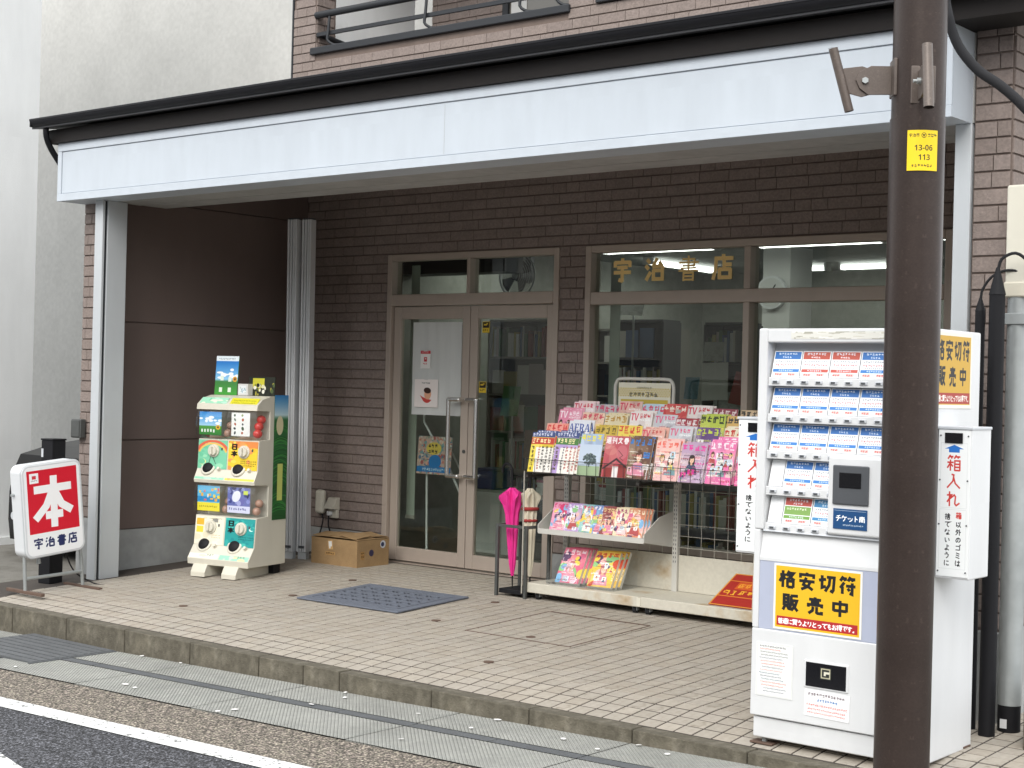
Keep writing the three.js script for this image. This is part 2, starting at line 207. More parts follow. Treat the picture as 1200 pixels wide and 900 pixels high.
const M = {
  bricks: [[.328, .264, .234], [.318, .255, .226], [.336, .271, .242], [.324, .26, .229]].map((c) => std({ color: C(...c), map: T.brickTone, bumpMap: T.brickBump, bumpScale: .004, roughness: .82 })),
  joint: std({ color: C(.225, .172, .146), map: T.stain, roughness: .95 }),
  brownPanel: std({ color: C(.165, .122, .108), map: T.streak, bumpMap: T.fine, bumpScale: .0006, roughness: .7 }),
  baseConcrete: std({ color: C(.44, .45, .44), map: T.stain, bumpMap: T.fine, bumpScale: .0012, roughness: .9 }),
  white: std({ color: C(.78, .8, .82), map: T.streak, roughness: .42 }),
  fascia: std({ color: C(.61, .665, .725), map: T.streak, roughness: .38 }),
  soffit: std({ color: C(.5, .495, .475), map: T.stain, roughness: .6 }),
  soffitBoard: std({ color: C(.76, .7, .64), map: T.stain, roughness: .7 }),
  gutter: dull({ color: C(.012, .012, .015), map: T.streak, roughness: .5 }),
  blackBrown: dull({ color: C(.018, .015, .014), map: T.streak, roughness: .65 }),
  roof: std({ color: C(.05, .05, .055), roughness: .6, map: T.stain }),
  alu: std({ color: C(.62, .65, .67), map: T.streak, roughness: .45, metalness: .15 }),
  aluBrown: std({ color: C(.52, .44, .375), map: T.streak, roughness: .45, metalness: .1 }),
  aluDark: dull({ color: C(.03, .032, .036), roughness: .4 }),
  stucco: std({ color: C(.61, .605, .58), map: T.calm, bumpMap: T.stucco, bumpScale: .0013, roughness: .95 }),
  paleWall: std({ color: C(.86, .875, .87), map: T.streak, bumpMap: T.fine, bumpScale: .001, roughness: .9 }),
  tileMat: std({ color: C(.435, .39, .335), map: T.tileTone, bumpMap: T.fine, bumpScale: .0006, roughness: .72 }),
  grout: std({ color: C(.075, .062, .052), map: T.stain, roughness: .95 }),
  kerb: std({ color: C(.47, .445, .405), map: T.kerbTone, bumpMap: T.stucco, bumpScale: .004, roughness: .95 }),
  gutterPanel: std({ color: C(.43, .425, .405), map: T.ridgeTone, bumpMap: T.ridge, bumpScale: .0045, roughness: .9 }),
  steelStrip: std({ color: C(.15, .158, .165), map: T.stain, bumpMap: T.fine, bumpScale: .002, roughness: .75, metalness: .2 }),
  aggregate: std({ color: C(.74, .73, .7), map: T.aggregate, bumpMap: T.asphaltBump, bumpScale: .006, roughness: .95 }),
  asphalt: std({ color: C(.36, .36, .37), map: T.asphalt, bumpMap: T.asphaltBump, bumpScale: .007, roughness: .92 }),
  roadPaint: std({ color: C(.78, .78, .76), map: T.paint, bumpMap: T.asphaltBump, bumpScale: .003, roughness: .8 }),
  drive: std({ color: C(.2, .19, .17), map: T.grime, bumpMap: T.asphaltBump, bumpScale: .004, roughness: .95 }),
  pole: dull({ color: C(.064, .047, .041), map: T.poleTone, roughness: .36, metalness: .25 }),
  bracket: std({ color: C(.17, .135, .115), map: T.poleTone, roughness: .45, metalness: .2 }),
  galv: std({ color: C(.5, .53, .53), map: T.stain, roughness: .5, metalness: .45 }),
  steel: std({ color: C(.86, .86, .84), roughness: .26, metalness: 1 }),
  black: dull({ color: C(.01, .01, .012), roughness: .6 }),
  rubber: dull({ color: C(.02, .02, .022), roughness: .75 }),
  cream: std({ color: C(.77, .735, .62), roughness: .42, map: T.streak }),
  creamDark: std({ color: C(.6, .56, .46), roughness: .5 }),
  vm: std({ color: C(.82, .83, .84), map: T.streak, roughness: .32 }),
  vmGrey: std({ color: C(.55, .57, .6), roughness: .45 }),
  lavender: std({ color: C(.52, .56, .7), roughness: .4, map: T.streak }),
  darkGrey: std({ color: C(.075, .08, .088), roughness: .5 }),
  screen: std({ color: C(.006, .006, .008), roughness: .15 }),
  rack: std({ color: C(.68, .66, .6), map: T.rust, roughness: .5 }),
  rackClean: std({ color: C(.66, .65, .6), map: T.streak, roughness: .5 }),
  wire: std({ color: C(.5, .48, .42), roughness: .4, metalness: .4 }),
  darkWire: std({ color: C(.06, .055, .05), roughness: .5, metalness: .5 }),
  frameGrey: std({ color: C(.12, .125, .12), map: T.stain, roughness: .5, metalness: .35 }),
  kraft: std({ color: C(.48, .31, .15), map: T.kraft, roughness: .9 }),
  mat: std({ color: C(.17, .19, .235), map: T.calm, bumpMap: T.rubber, bumpScale: .002, roughness: .9 }),
  pink: std({ color: C(.72, .025, .26), roughness: .6, side: THREE.DoubleSide }),
  creamCloth: std({ color: C(.66, .6, .47), roughness: .8, side: THREE.DoubleSide }),
  redCloth: std({ color: C(.35, .03, .03), roughness: .8 }),
  rustSteel: std({ color: C(.15, .095, .07), map: T.stain, roughness: .9 }),
  glass: new THREE.MeshPhysicalMaterial({ color: C(.9, .935, .905), transmission: 1, thickness: 0, roughness: .0, ior: 1.5 }),
  clear: new THREE.MeshPhysicalMaterial({ color: C(.95, .96, .97), transmission: 1, thickness: 0, roughness: .03, ior: 1.45 }),
  carPaint: new THREE.MeshPhysicalMaterial({ color: C(.008, .008, .009), roughness: .45, specularIntensity: .4, clearcoat: .35, clearcoatRoughness: .08 }),
  gold: std({ color: C(.98, .7, .28), roughness: .5 }),
  inWall: std({ color: C(.42, .425, .385), map: T.stain, roughness: .9 }),
  inFloor: std({ color: C(.25, .24, .21), map: T.stain, roughness: .5 }),
  inCeil: std({ color: C(.4, .42, .4), map: T.stain, roughness: .9 }),
  shelf: std({ color: C(.3, .28, .25), roughness: .6 }),
  shelfDark: std({ color: C(.06, .06, .065), roughness: .6 }),
  paper: std({ color: C(.75, .75, .73), roughness: .85, map: T.streak }),
  lamp: std({ color: C(.9, .9, .9), emissive: C(1, 1, .97), emissiveIntensity: 3.2, roughness: .5 }),
};
const printed = (tex, rough = .55) => std({ map: tex, roughness: rough });

// ------------------------------------------------------------------ the setting: road, gutter, kerb, pavement
const floorY = (z) => z >= 3.17 ? 0 : z >= 2.75 ? .05 * (3.17 - z) / .42 : z >= 1.05 ? .05 + .07 * (2.75 - z) / 1.7 : .12;
const roadY = (x) => -.05 + .02 * (x - 2.3);
function roadSheet(x0, x1, z0, z1, lift = 0, nx = 8) { // sheet on the gently falling road
  const g = new THREE.PlaneGeometry(x1 - x0, z1 - z0, nx, 1).rotateX(-Math.PI / 2).translate((x0 + x1) / 2, 0, (z0 + z1) / 2), p = g.attributes.position, uv = g.attributes.uv;
  for (let i = 0; i < p.count; i++) { p.setY(i, roadY(p.getX(i)) + lift); uv.setXY(i, p.getX(i), p.getZ(i)); }
  g.computeVertexNormals(); return g;
}
struct('ground', roadSheet(-150, 150, -150, 150, -.06, 2), M.drive);
struct('road', roadSheet(-60, 60, 4.56, 14, .001), M.asphalt);
struct('road_shoulder', roadSheet(-60, 60, 3.985, 4.57, -.003), M.aggregate);
struct('road_edge_line', roadSheet(-60, 60, 4.465, 4.605, .005), M.roadPaint);
{ const s = new THREE.Shape([[-1.9, 4.61], [-1.5, 4.72], [.08, 5.17], [.72, 5.36], [.72, 5.72], [.0, 5.5], [-1.9, 4.95]].map((p) => new THREE.Vector2(p[0], -p[1])));
  const g = new THREE.ShapeGeometry(s).rotateX(-Math.PI / 2), p = g.attributes.position; for (let i = 0; i < p.count; i++) p.setY(i, roadY(p.getX(i)) + .0052);
  struct('road_marking', g, M.roadPaint); }
const driveway = struct('driveway', bb(-14, -3.79, -.35, -.05, -3.2, 3.02), M.drive);
{ // gutter: ridged concrete panels with a dark steel slot strip along the middle
  const gut = thing('gutter_channel', 'ridged pale concrete gutter panels with a dark steel strip between road and kerb', 'gutter'); gut.userData.kind = 'structure'; delete gut.userData.category;
  const widths = [1.25, .98, 1.1, 1.02, 1.2]; let x = -7.9, k = 0;
  while (x < 6) {
    const w = widths[k++ % 5];
    for (const [z0, z1] of [[3.17, 3.495], [3.585, 3.98]]) {
      const g = roadSheet(x + .004, x + w - .004, z0, z1 - .004, 0, 2); const gb = bb(x + .005, x + w - .005, roadY(x + w / 2) - .05, roadY(x + w / 2) - .012, z0 + .002, z1 - .006);
      part('gutter_panel', [g, gb], M.gutterPanel, gut);
    }
    x += w;
  }
  for (let q = -8; q < 6; q += .5) part('slot_cover', [roadSheet(q + .003, q + .497, 3.503, 3.577, .001, 1)], M.steelStrip, gut);
  // bar grating set into the gutter
  const gr = thing('drain_grating', 'dark steel bar grating set in the gutter beside the kerb', 'grating');
  const yb = roadY(-2.2) + .014;
  for (let i = 0; i < 9; i++) part('bar', bb(-2.66, -1.82, yb - .02, yb + .002, 3.19 + i * .066, 3.19 + i * .066 + .052), M.steelStrip, gr);
  for (const q of [-2.68, -1.82]) part('end_bar', bb(q, q + .02, yb - .024, yb - .001, 3.185, 3.79), M.steelStrip, gr);
  part('sump', bb(-2.68, -1.8, yb - .016, yb - .012, 3.185, 3.79), M.black, gr);
}
{ // kerb
  const k = thing('kerb', 'weathered concrete kerb edging the tiled shop forecourt', 'kerb'); k.userData.kind = 'structure'; delete k.userData.category;
  const L = [.62, .6, .36, .28, .66, .63, .6, .6, .61, .6, .6]; let x = -7.9, i = 0;
  while (x < 6) { const w = L[i++ % L.length], dy = rr(-.003, .003); part('kerb_stone', rbb(x + .003, x + w - .003, -.34, .009 + dy, 3.081, 3.175, .006, 2), M.kerb, k); x += w; }
}
{ // forecourt of 10 cm tiles rising from the kerb
  const f = thing('forecourt', 'beige square floor tiles of the shop forecourt with dark joints', 'tiled floor'); f.userData.kind = 'structure'; delete f.userData.category;
  const zs = [-.0, .5, 1.05, 1.6, 2.2, 2.75, 2.9, 3.088], top = [], pos = [], uv = [];
  for (let i = 0; i + 1 < zs.length; i++) { const a = [-3.79, floorY(zs[i]) - .0016, zs[i]], b = [3.7, floorY(zs[i]) - .0016, zs[i]], c = [3.7, floorY(zs[i + 1]) - .0016, zs[i + 1]], d = [-3.79, floorY(zs[i + 1]) - .0016, zs[i + 1]]; for (const q of [a, c, b, a, d, c]) { pos.push(...q); uv.push(q[0], q[2]); } }
  const bg = new THREE.BufferGeometry(); bg.setAttribute('position', new THREE.Float32BufferAttribute(pos, 3)); bg.setAttribute('uv', new THREE.Float32BufferAttribute(uv, 2)); bg.computeVertexNormals();
  part('mortar_bed', bg, M.grout, f);
  part('foundation', bb(-3.78, 3.69, -.34, -.03, .0, 3.02), M.baseConcrete, f);
  const spec = [];
  for (let i = 0; i < 70; i++) for (let j = 0; j < 31; j++) {
    const x = -3.33 + (i + .5) * .1, z = 3.08 - (j + .5) * .1;
    if (x > 3.65 || z < .045) continue;
    const inHole = x > -.03 && x < .74 && z > 1.19 && z < 1.97;
    spec.push({ x, z, s: pixelSize(x, floorY(z), z, .01 * (1.5 / Math.hypot(x - EYE[0], z - EYE[2]))), lift: inHole ? .0012 : rr(-.0008, .0008) });
  }
  spec.sort((a, b) => b.s - a.s);
  const geos = [0, 1, 2, 3, 4, 5, 6, 7].map(() => slab(.0905, .0885, .012, .0014, rnd() * 5, rnd() * 5).rotateX(-Math.PI / 2));
  const tones = [[1, 1, 1], [.94, .94, .93], [1.04, 1.035, 1.02], [.97, .955, .93]].map((t) => { const m = M.tileMat.clone(); m.color = C(.435 * t[0], .39 * t[1], .335 * t[2]); return m; });
  const place = (o, q) => { o.position.set(q.x, floorY(q.z) - .011 + q.lift, q.z); o.rotation.x = Math.atan((floorY(q.z - .05) - floorY(q.z + .05)) / .1); o.rotation.y = 0; };
  spec.slice(0, 300).forEach((q) => place(part('tile', pick(geos), pick(tones), f), q));
  const rest = spec.slice(300), o = new THREE.Object3D();
  geos.slice(0, 4).forEach((g, v) => {
    const mine = rest.filter((_, i) => i % 4 === v), im = new THREE.InstancedMesh(g, tones[v], mine.length);
    mine.forEach((q, i) => { place(o, q); o.updateMatrix(); im.setMatrixAt(i, o.matrix); });
    im.name = 'tiles'; im.userData.kind = 'stuff'; im.castShadow = im.receiveShadow = true; f.add(im);
  });
  // concrete strip at the left end, without tiles
  const st = bb(-3.79, -3.335, -.04, -.0, 0, 3.03), p = st.attributes.position; for (let i = 0; i < p.count; i++) if (p.getY(i) > -.01) p.setY(i, floorY(p.getZ(i)) - .002);
  part('concrete_strip', st, M.drive, f);
}
{ // access cover framed in rusty steel
  const c = thing('access_cover', 'square tiled access cover with rusty steel edge in the forecourt', 'access cover');
  const y = (z) => floorY(z) + .001, bar = (x0, x1, z0, z1) => { const g = bb(x0, x1, -.012, .002, z0, z1), p = g.attributes.position; for (let i = 0; i < p.count; i++) p.setY(i, p.getY(i) + y(p.getZ(i))); return g; };
  part('edge', bar(-.037, -.023, 1.175, 1.985), M.rustSteel, c); part('edge', bar(.735, .749, 1.175, 1.985), M.rustSteel, c);
  part('edge', bar(-.022, .734, 1.162, 1.185), M.rustSteel, c); part('edge', bar(-.022, .734, 1.976, 1.986), M.rustSteel, c);
}
[[215, 705], [573, 769], [622, 746], [511, 727], [580, 711], [413, 685], [343, 698]].forEach(([px, py], i) => {
  const p = onY(px, py, .09), g = new THREE.CylinderGeometry(.027, .027, .006, 18);
  const o = thing('floor_socket', 'small rusty metal floor socket set flush in the tiles', 'floor socket', [p[0], floorY(p[2]) + .0015, p[2]], rr(0, 3), 'rusty sockets set in the forecourt');
  part('cap', g, M.rustSteel, o); part('rim', new THREE.TorusGeometry(.027, .003, 6, 20).rotateX(Math.PI / 2).translate(0, .001, 0), M.rustSteel, o);
});

// ------------------------------------------------------------------ the shop building
const shop = thing('bookshop_building', 'brown brick bookshop with white fascia, glass double doors and balcony above', 'building');
const brickSpec = [];
const PITCH = .0775;
function lay(host, ox, oz, turn, len, y0, y1, holes = [], seedShift = 0) { // rows of bricks along a wall face
  const cs = Math.cos(turn), sn = Math.sin(turn); let r = 0;
  for (let y = y0; y + .03 < y1; y += PITCH, r++) {
    const h = Math.min(PITCH, y1 - y) - .009; let u = -rr(.02, .2);
    while (u < len) {
      const L = pick([.235, .235, .235, .235, .235, .235, .16, .12]); let spans = [[Math.max(u, 0), Math.min(u + L, len)]];
      for (const [h0, h1, v0, v1] of holes) if (y + h > v0 + .002 && y < v1 - .002) { const o = []; for (const [a, b] of spans) { if (b <= h0 || a >= h1) o.push([a, b]); else { if (a < h0) o.push([a, h0]); if (b > h1) o.push([h1, b]); } } spans = o; }
      for (const [a, b] of spans) if (b - a > .03) {
        const w = Math.round((b - a - .004) / .004) * .004, m = (a + b) / 2, x = ox + cs * m, z = oz - sn * m;
        brickSpec.push({ host, x, y: y + h / 2, z, w, h: Math.round(h / .004) * .004, turn, s: pixelSize(x, y + h / 2, z, w * h * Math.abs(cs * .78 + sn * .62)) });
      }
      u += L;
    }
  }
}
function holedWall(x0, x1, y0, y1, depth, holes) {
  const s = new THREE.Shape([[x0, y0], [x1, y0], [x1, y1], [x0, y1]].map((p) => new THREE.Vector2(...p)));
  for (const [a, b, c, d] of holes) s.holes.push(new THREE.Path([[a, c], [b, c], [b, d], [a, d]].map((p) => new THREE.Vector2(...p))));
  return planarUV(new THREE.ExtrudeGeometry(s, { depth, bevelEnabled: false }).translate(0, 0, -depth));
}
const DOOR = [-2.66, -.92, .12, 2.57], WIN = [-.68, 2.1, .42, 2.57];
const wall = part('front_wall', holedWall(-3.62, 3.1, -.1, 3.5, .16, [DOOR, WIN]), M.joint, shop);
lay(wall, -3.62, 0, 0, 6.72, .335, 3.16, [DOOR, WIN].map(([a, b, c, d]) => [a + 3.62, b + 3.62, c, d]));
part('wall_base', [bb(-3.62, DOOR[0] - .002, .1, .327, 0, .014), bb(DOOR[1] + .002, 3.1, .1, .327, 0, .014)], M.baseConcrete, shop);
// left side wall: wide brown boards over a concrete base
const side = part('side_wall', bb(-3.775, -3.64, -.1, 3.5, -.16, 2.085), M.joint, shop);
for (const [a, b] of [[.395, 1.062], [1.068, 1.952], [1.958, 2.872], [2.878, 3.16]]) part('wall_board', slab(2.07, b - a, .02, .003, a, b).rotateY(Math.PI / 2).translate(-3.64, (a + b) / 2, 1.037), M.brownPanel, side);
part('wall_base', bb(-3.64, -3.612, .02, .39, 0, 2.08), M.baseConcrete, shop);
// pillars
const pl = part('pillar', bb(-3.775, -3.47, -.02, 3.24, 2.085, 2.1), M.joint, shop); lay(pl, -3.775, 2.1, 0, .3, .5, 3.2);
part('pillar_base', bb(-3.775, -3.47, -.02, .49, 2.1, 2.112), M.baseConcrete, shop);
const pr = part('pillar', bb(3.102, 3.28, -.1, 3.36, .2, 2.1), M.joint, shop); lay(pr, 3.106, 2.1, 0, .172, .5, 3.33); lay(pr, 3.28, 2.096, Math.PI / 2, .9, .5, 3.33);
part('pillar_base', rbb(3.1, 3.3, -.1, .485, 1.2, 2.125, .006), M.baseConcrete, shop);
// shutter rails
function rail(x0, x1, z0, z1, inner) {
  const o = part('shutter_rail', [rbb(x0, x1, inner ? .04 : .03, 2.815, z1 - .022, z1, .004), rbb(x0, x1, .05, 2.815, z0, z1 - .045, .004), bb(x0 + .02, x1 - .02, .05, 2.81, z1 - .046, z1 - .02)], M.alu, shop);
  part('groove', bb(x0 + .012, x1 - .012, .05, 2.81, z1 - .044, z1 - .023), M.aluDark, o);
}
rail(-3.468, -3.375, 2.02, 2.235, true); rail(3.02, 3.1, 1.95, 2.13, false);
// awning: fascia box, lintel, gutter, roof
const FX0 = -3.78, FX1 = 3.095, FZ = 2.35, FY0 = 2.815, FY1 = 3.235;
const fascia = part('fascia', [bb(FX0, FX1, FY0, FY1, 2.11, FZ - .012)], M.fascia, shop);
part('fascia_panel', [bb(FX0 + .05, FX1 - .05, FY0 + .055, FY1 - .065, FZ - .012, FZ - .008)], M.fascia, fascia);
part('fascia_trim', [rbb(FX0, FX1, FY1 - .06, FY1 + .002, FZ - .012, FZ, .003), rbb(FX0, FX1, FY0 - .003, FY0 + .05, FZ - .012, FZ + .001, .003), rbb(FX0, FX0 + .046, FY0 + .05, FY1 - .06, FZ - .012, FZ - .001, .003), rbb(FX1 - .046, FX1, FY0 + .05, FY1 - .06, FZ - .012, FZ - .001, .003)], M.fascia, fascia);
for (const x of [.02]) part('fascia_seam', bb(x, x + .0014, FY0 + .06, FY1 - .07, FZ - .008, FZ - .0072), M.soffit, fascia);
part('lintel', [bb(-3.47, 3.1, FY0 + .006, FY1, 1.6, 1.815), bb(-3.47, 3.1, FY0 + .03, FY1, 1.814, 1.835), bb(-3.47, 3.1, FY0 + .004, FY1, 1.834, 2.112)], M.soffit, shop);
part('porch_ceiling', bb(-3.64, 3.1, 3.16, 3.2, 0, 1.6), M.soffitBoard, shop);
part('roof_board', [bb(FX0 - .08, 3.75, 3.237, 3.335, 2.12, FZ + .03)], M.blackBrown, shop);
{ // half-round gutter along the eave
  const r = .052, s = new THREE.Shape(); s.absarc(0, 0, r, Math.PI, 2 * Math.PI, false); s.lineTo(r * .82, .0); s.absarc(0, 0, r * .82, 0, -Math.PI, true); s.lineTo(-r, 0);
  const g = new THREE.ExtrudeGeometry(s, { depth: 7.9, bevelEnabled: false, curveSegments: 14 }).rotateY(Math.PI / 2).translate(-3.93, 3.4, 2.445);
  const cap = new THREE.CylinderGeometry(r * 1.02, r * 1.02, .008, 20, 1, false, 0, Math.PI).rotateX(0).rotateZ(Math.PI / 2).rotateX(Math.PI / 2).translate(-3.932, 3.4, 2.445);
  const go = part('roof_gutter', [planarUV(g), rbb(-3.93, 3.95, 3.392, 3.408, 2.485, 2.5, .003)], M.gutter, shop);
  part('gutter_cap', bb(-3.936, -3.93, 3.352, 3.402, 2.4, 2.49), M.gutter, go);
  part('rain_pipe', tube([[-3.82, 3.36, 2.43], [-3.825, 3.28, 2.42], [-3.85, 3.2, 2.36], [-3.85, 3.1, 2.28], [-3.83, 2.96, 2.2], [-3.81, 2.9, 2.15]], .022, 30, 10), M.gutter, shop);
}
part('porch_roof', [extrude([[2.46, 3.34], [2.46, 3.375], [0, 3.86], [-.02, 3.82], [0, 3.7]], 7.8).rotateY(-Math.PI / 2).translate(3.85, 0, 0)], M.roof, shop);
// upper storey with recessed balcony
const OP1 = [-3.58, -.9, 4.3, 5.7], OP2 = [-.64, 2.6, 4.33, 5.7];
const upper = part('upper_wall', [holedWall(-3.85, 3.5, 3.5, 7.2, .22, [OP1, OP2]), bb(-3.85, 3.5, 3.5, 4.05, -5.5, -1.2), bb(-3.85, 3.5, 3.9, 4.04, -1.2, -.22), bb(-3.36, 3.5, 4.05, 5.7, -1.35, -1.2), bb(-3.85, 3.5, 5.7, 7.2, -5.5, -.22), bb(-.9, -.66, 4.04, 5.7, -1.2, -.22)], M.joint, shop);
lay(upper, -3.85, 0, 0, 7.3, 3.62, 5.2, [OP1, OP2].map(([a, b, c, d]) => [a + 3.85, b + 3.85, c - .01, d]));
lay(upper, -3.36, -1.2, 0, 2.5, 4.06, 5.2);
lay(upper, -3.58, 0, Math.PI / 2, .2, 4.32, 5.2);
part('corner_trim', bb(-3.868, -3.851, 3.5, 7, -.05, .012), M.aluDark, shop);
part('balcony_cap', [rbb(-3.62, -.88, 4.285, 4.345, -.24, .035, .008)], M.aluDark, shop);
part('balcony_cap', [rbb(-.64, 2.64, 4.315, 4.375, -.24, .035, .008)], M.aluDark, shop);
const brail = part('balcony_rail', [cyl(.03, .03, [-3.58, 4.62, .0], [-.9, 4.62, .0]), rbb(-3.58, -.9, 4.44, 4.475, -.02, .0, .004), poly([[-3.56, 4.46, -.02], [-3.56, 4.36, -1.1]], .022)].flat(), M.aluDark, shop);
for (const x of [-3.42, -2.32, -1.35, -1.0]) part('rail_bracket', tube([[x, 4.62, 0], [x, 4.46, .015], [x, 4.39, .02], [x + .05, 4.352, .0], [x + .1, 4.348, -.02]], .012, 14, 8), M.aluDark, brail);
part('balcony_partition', bb(-3.6, -3.578, 4.04, 5.7, -1.2, -.225), M.paleWall, shop);
{ const w = part('balcony_window', [bb(-2.5, -2.44, 4.05, 5.6, -1.19, -1.14), bb(-1.02, -.96, 4.05, 5.6, -1.19, -1.14), bb(-1.76, -1.7, 4.05, 5.6, -1.19, -1.14)], M.aluDark, shop);
  part('pane', bb(-2.44, -1.76, 4.05, 5.6, -1.172, -1.168), std({ color: C(.16, .15, .13), roughness: .1 }), w); part('pane', bb(-1.7, -1.02, 4.05, 5.6, -1.172, -1.168), std({ color: C(.2, .27, .27), roughness: .1 }), w);
  part('curtain', bb(-2.42, -2.25, 4.05, 5.6, -1.166, -1.163), M.paper, w); }
// now the bricks: the 300 that show largest one by one, the rest joined
{
  brickSpec.sort((a, b) => b.s - a.s);
  const cache = {}, geo = (w, h) => { const k = w.toFixed(3) + h.toFixed(3) + Math.floor(rnd() * 4); return cache[k] || (cache[k] = slab(w, h, .009, .0018, rnd() * 4, rnd() * 4)); };
  const rest = new Map();
  brickSpec.forEach((q, i) => {
    if (i < 300) { const m = part('brick', geo(q.w, q.h), pick(M.bricks), q.host); m.position.set(q.x, q.y, q.z); m.rotation.y = q.turn; } else {
      const g = slab(q.w, q.h, .009 + rr(-.0006, .0006), .0018, rnd() * 4, rnd() * 4).rotateY(q.turn).translate(q.x, q.y, q.z), k = q.host; if (!rest.has(k)) rest.set(k, [[], [], [], []]); rest.get(k)[Math.floor(rnd() * 4)].push(g);
    }
  });
  for (const [h, lists] of rest) lists.forEach((l, i) => { if (l.length) part('bricks', mergeGeometries(l), M.bricks[i], h).userData.kind = 'stuff'; });
}
// room behind the glass
part('room_floor', bb(-3.6, 3.08, .05, .118, -6.1, -.16), M.inFloor, shop);
part('room_ceiling', bb(-3.6, 3.08, 2.86, 2.92, -6.1, -.16), M.inCeil, shop);
part('room_wall', [bb(-3.62, -3.5, .118, 2.86, -6.1, -.165), bb(2.98, 3.1, .118, 2.86, -6.1, -.165), bb(-3.5, 2.98, .118, 2.86, -6.1, -6.0)], M.inWall, shop);
part('room_column', bb(onZ(894, 330, -3.3)[0], onZ(926, 330, -3.3)[0], .118, 2.86, -3.7, -3.3), M.paper, shop);
part('ceiling_beam', [bb(-3.5, -2.25, 2.5, 2.86, -1.2, -.95), bb(-2.25, 2.98, 2.72, 2.86, -1.2, -1.0)], M.shelfDark, shop);
part('threshold', bb(DOOR[0], DOOR[1], .08, .121, -.16, .03), M.aluBrown, shop);
// aluminium door set
{
  const [x0, x1, y0, y1] = DOOR, f = .05, tr = 2.16, fr = [];
  fr.push(rbb(x0, x0 + f, y0, y1, -.1, .018), rbb(x1 - f, x1, y0, y1, -.1, .018), rbb(x0 + f, x1 - f, y1 - f, y1, -.1, .016), rbb(x0 + f, x1 - f, tr, tr + .09, -.1, .02), rbb(-1.82, -1.785, tr + .09, y1 - f, -.095, .014));
  const frame = part('door_frame', fr, M.aluBrown, shop);
  for (const [a, b] of [[x0 + f, -1.82], [-1.785, x1 - f]]) part('transom_pane', bb(a, b, tr + .09, y1 - f, -.053, -.049), M.glass, frame);
  for (const [a, b, hx] of [[x0 + f + .004, -1.803, -1.94], [-1.797, x1 - f - .004, -1.66]]) {
    const s = .075, d = part('door', [rbb(a, a + s, y0 + .012, tr - .006, -.065, -.02), rbb(b - s, b, y0 + .012, tr - .006, -.065, -.02), rbb(a + s, b - s, tr - .105, tr - .006, -.064, -.021), rbb(a + s, b - s, y0 + .012, y0 + .12, -.064, -.021)], M.aluBrown, shop);
    part('pane', bb(a + s, b - s, y0 + .12, tr - .105, -.046, -.041), M.glass, d);
    const c = (a + s > -1.83) ? a + s * .5 : b - s * .5, hz = hx < c ? -1 : 1, z = .045;
    part('pull_handle', [...poly([[c, 1.43, -.03], [c, 1.43, z], [c + hz * .1, 1.43, z + .005], [c + hz * .1, .84, z + .005], [c, .84, z], [c, .84, -.03]], .017, 12)], M.steel, d);
    if (hz < 0) part('lock_cylinder', cyl(.014, .014, [c + .01, 1.03, -.03], [c + .01, 1.03, -.012], 12), M.frameGrey, d);
  }
}
{ // shop window of four panes
  const [x0, x1, y0, y1] = WIN, f = .05, tr = 2.145, mid = .665;
  const frame = part('window_frame', [rbb(x0, x0 + f, y0, y1, -.1, .018), rbb(x1 - f, x1, y0, y1, -.1, .018), rbb(x0 + f, x1 - f, y1 - f, y1, -.1, .016), rbb(x0 + f, x1 - f, y0, y0 + .05, -.1, .024), rbb(x0 + f, x1 - f, tr, tr + .09, -.1, .0155), rbb(mid - .025, mid + .025, y0 + .05, tr, -.1, .02), rbb(mid - .025, mid + .025, tr + .09, y1 - f, -.1, .019)], M.aluBrown, shop);
  for (const [a, b] of [[x0 + f, mid - .025], [mid + .025, x1 - f]]) for (const [c, d] of [[y0 + .05, tr], [tr + .09, y1 - f]]) part('pane', bb(a, b, c, d, -.053, -.049), M.glass, frame);
  // gold letters stuck on the upper pane
  [...'宇治書店'].forEach((ch, i) => {
    const s = .178, ox = -.485 + i * .279, oy = 2.478, gs = []; let n = 0;
    for (const st of strokes(ch)) for (let k = 0; k + 1 < st.length; k++) {
      const [ax, ay] = st[k], [bx, by] = st[k + 1], L = Math.hypot(bx - ax, by - ay) / 100 * s + .012, w = ch === '書' ? .0135 : .027;
      gs.push(box(L, w, .003).rotateZ(Math.atan2(-(by - ay), bx - ax)).translate(ox + (ax + bx) / 200 * s, oy - (ay + by) / 200 * s, -.046 + (n++) * .0004));
    }
    part('letter', gs, M.gold, frame);
  });
}
// ------------------------------------------------------------------ neighbours
{
  const st = thing('stucco_house', 'pale grey stucco house wall rising behind the parked car', 'building');
  part('wall', [bb(-15, -4.0, -.4, 9, -6, -2.7)], M.stucco, st); part('plinth', bb(-15, -4.0, -.4, .15, -2.7, -2.685), M.baseConcrete, st);
  const wh = thing('white_house', 'white rendered house side wall beside the parked car', 'building');
  part('wall', bb(-12, -6.72, -.4, 8, .58, 2.95), M.paleWall, wh); part('plinth', bb(-12, -6.7, -.4, .02, .57, 2.96), M.paleWall, wh);
  const op = thing('terrace_opposite', 'plain terrace of dull houses across the road', 'building');
  part('wall', bb(-30, 30, -1, 5, 16, 21), std({ color: C(.4, .38, .35), map: T.stain, roughness: .9 }), op);
  part('roof', [extrude([[15.3, 5], [18.5, 6.2], [21.7, 5]], 60).rotateY(-Math.PI / 2).translate(30, 0, 0)], M.roof, op);
  for (let x = -27; x < 28; x += 3.6) for (const y of [.8, 3.2]) part('window', [bb(x, x + 1.7, y, y + 1.3, 15.97, 16.0)], M.darkGrey, op);
}
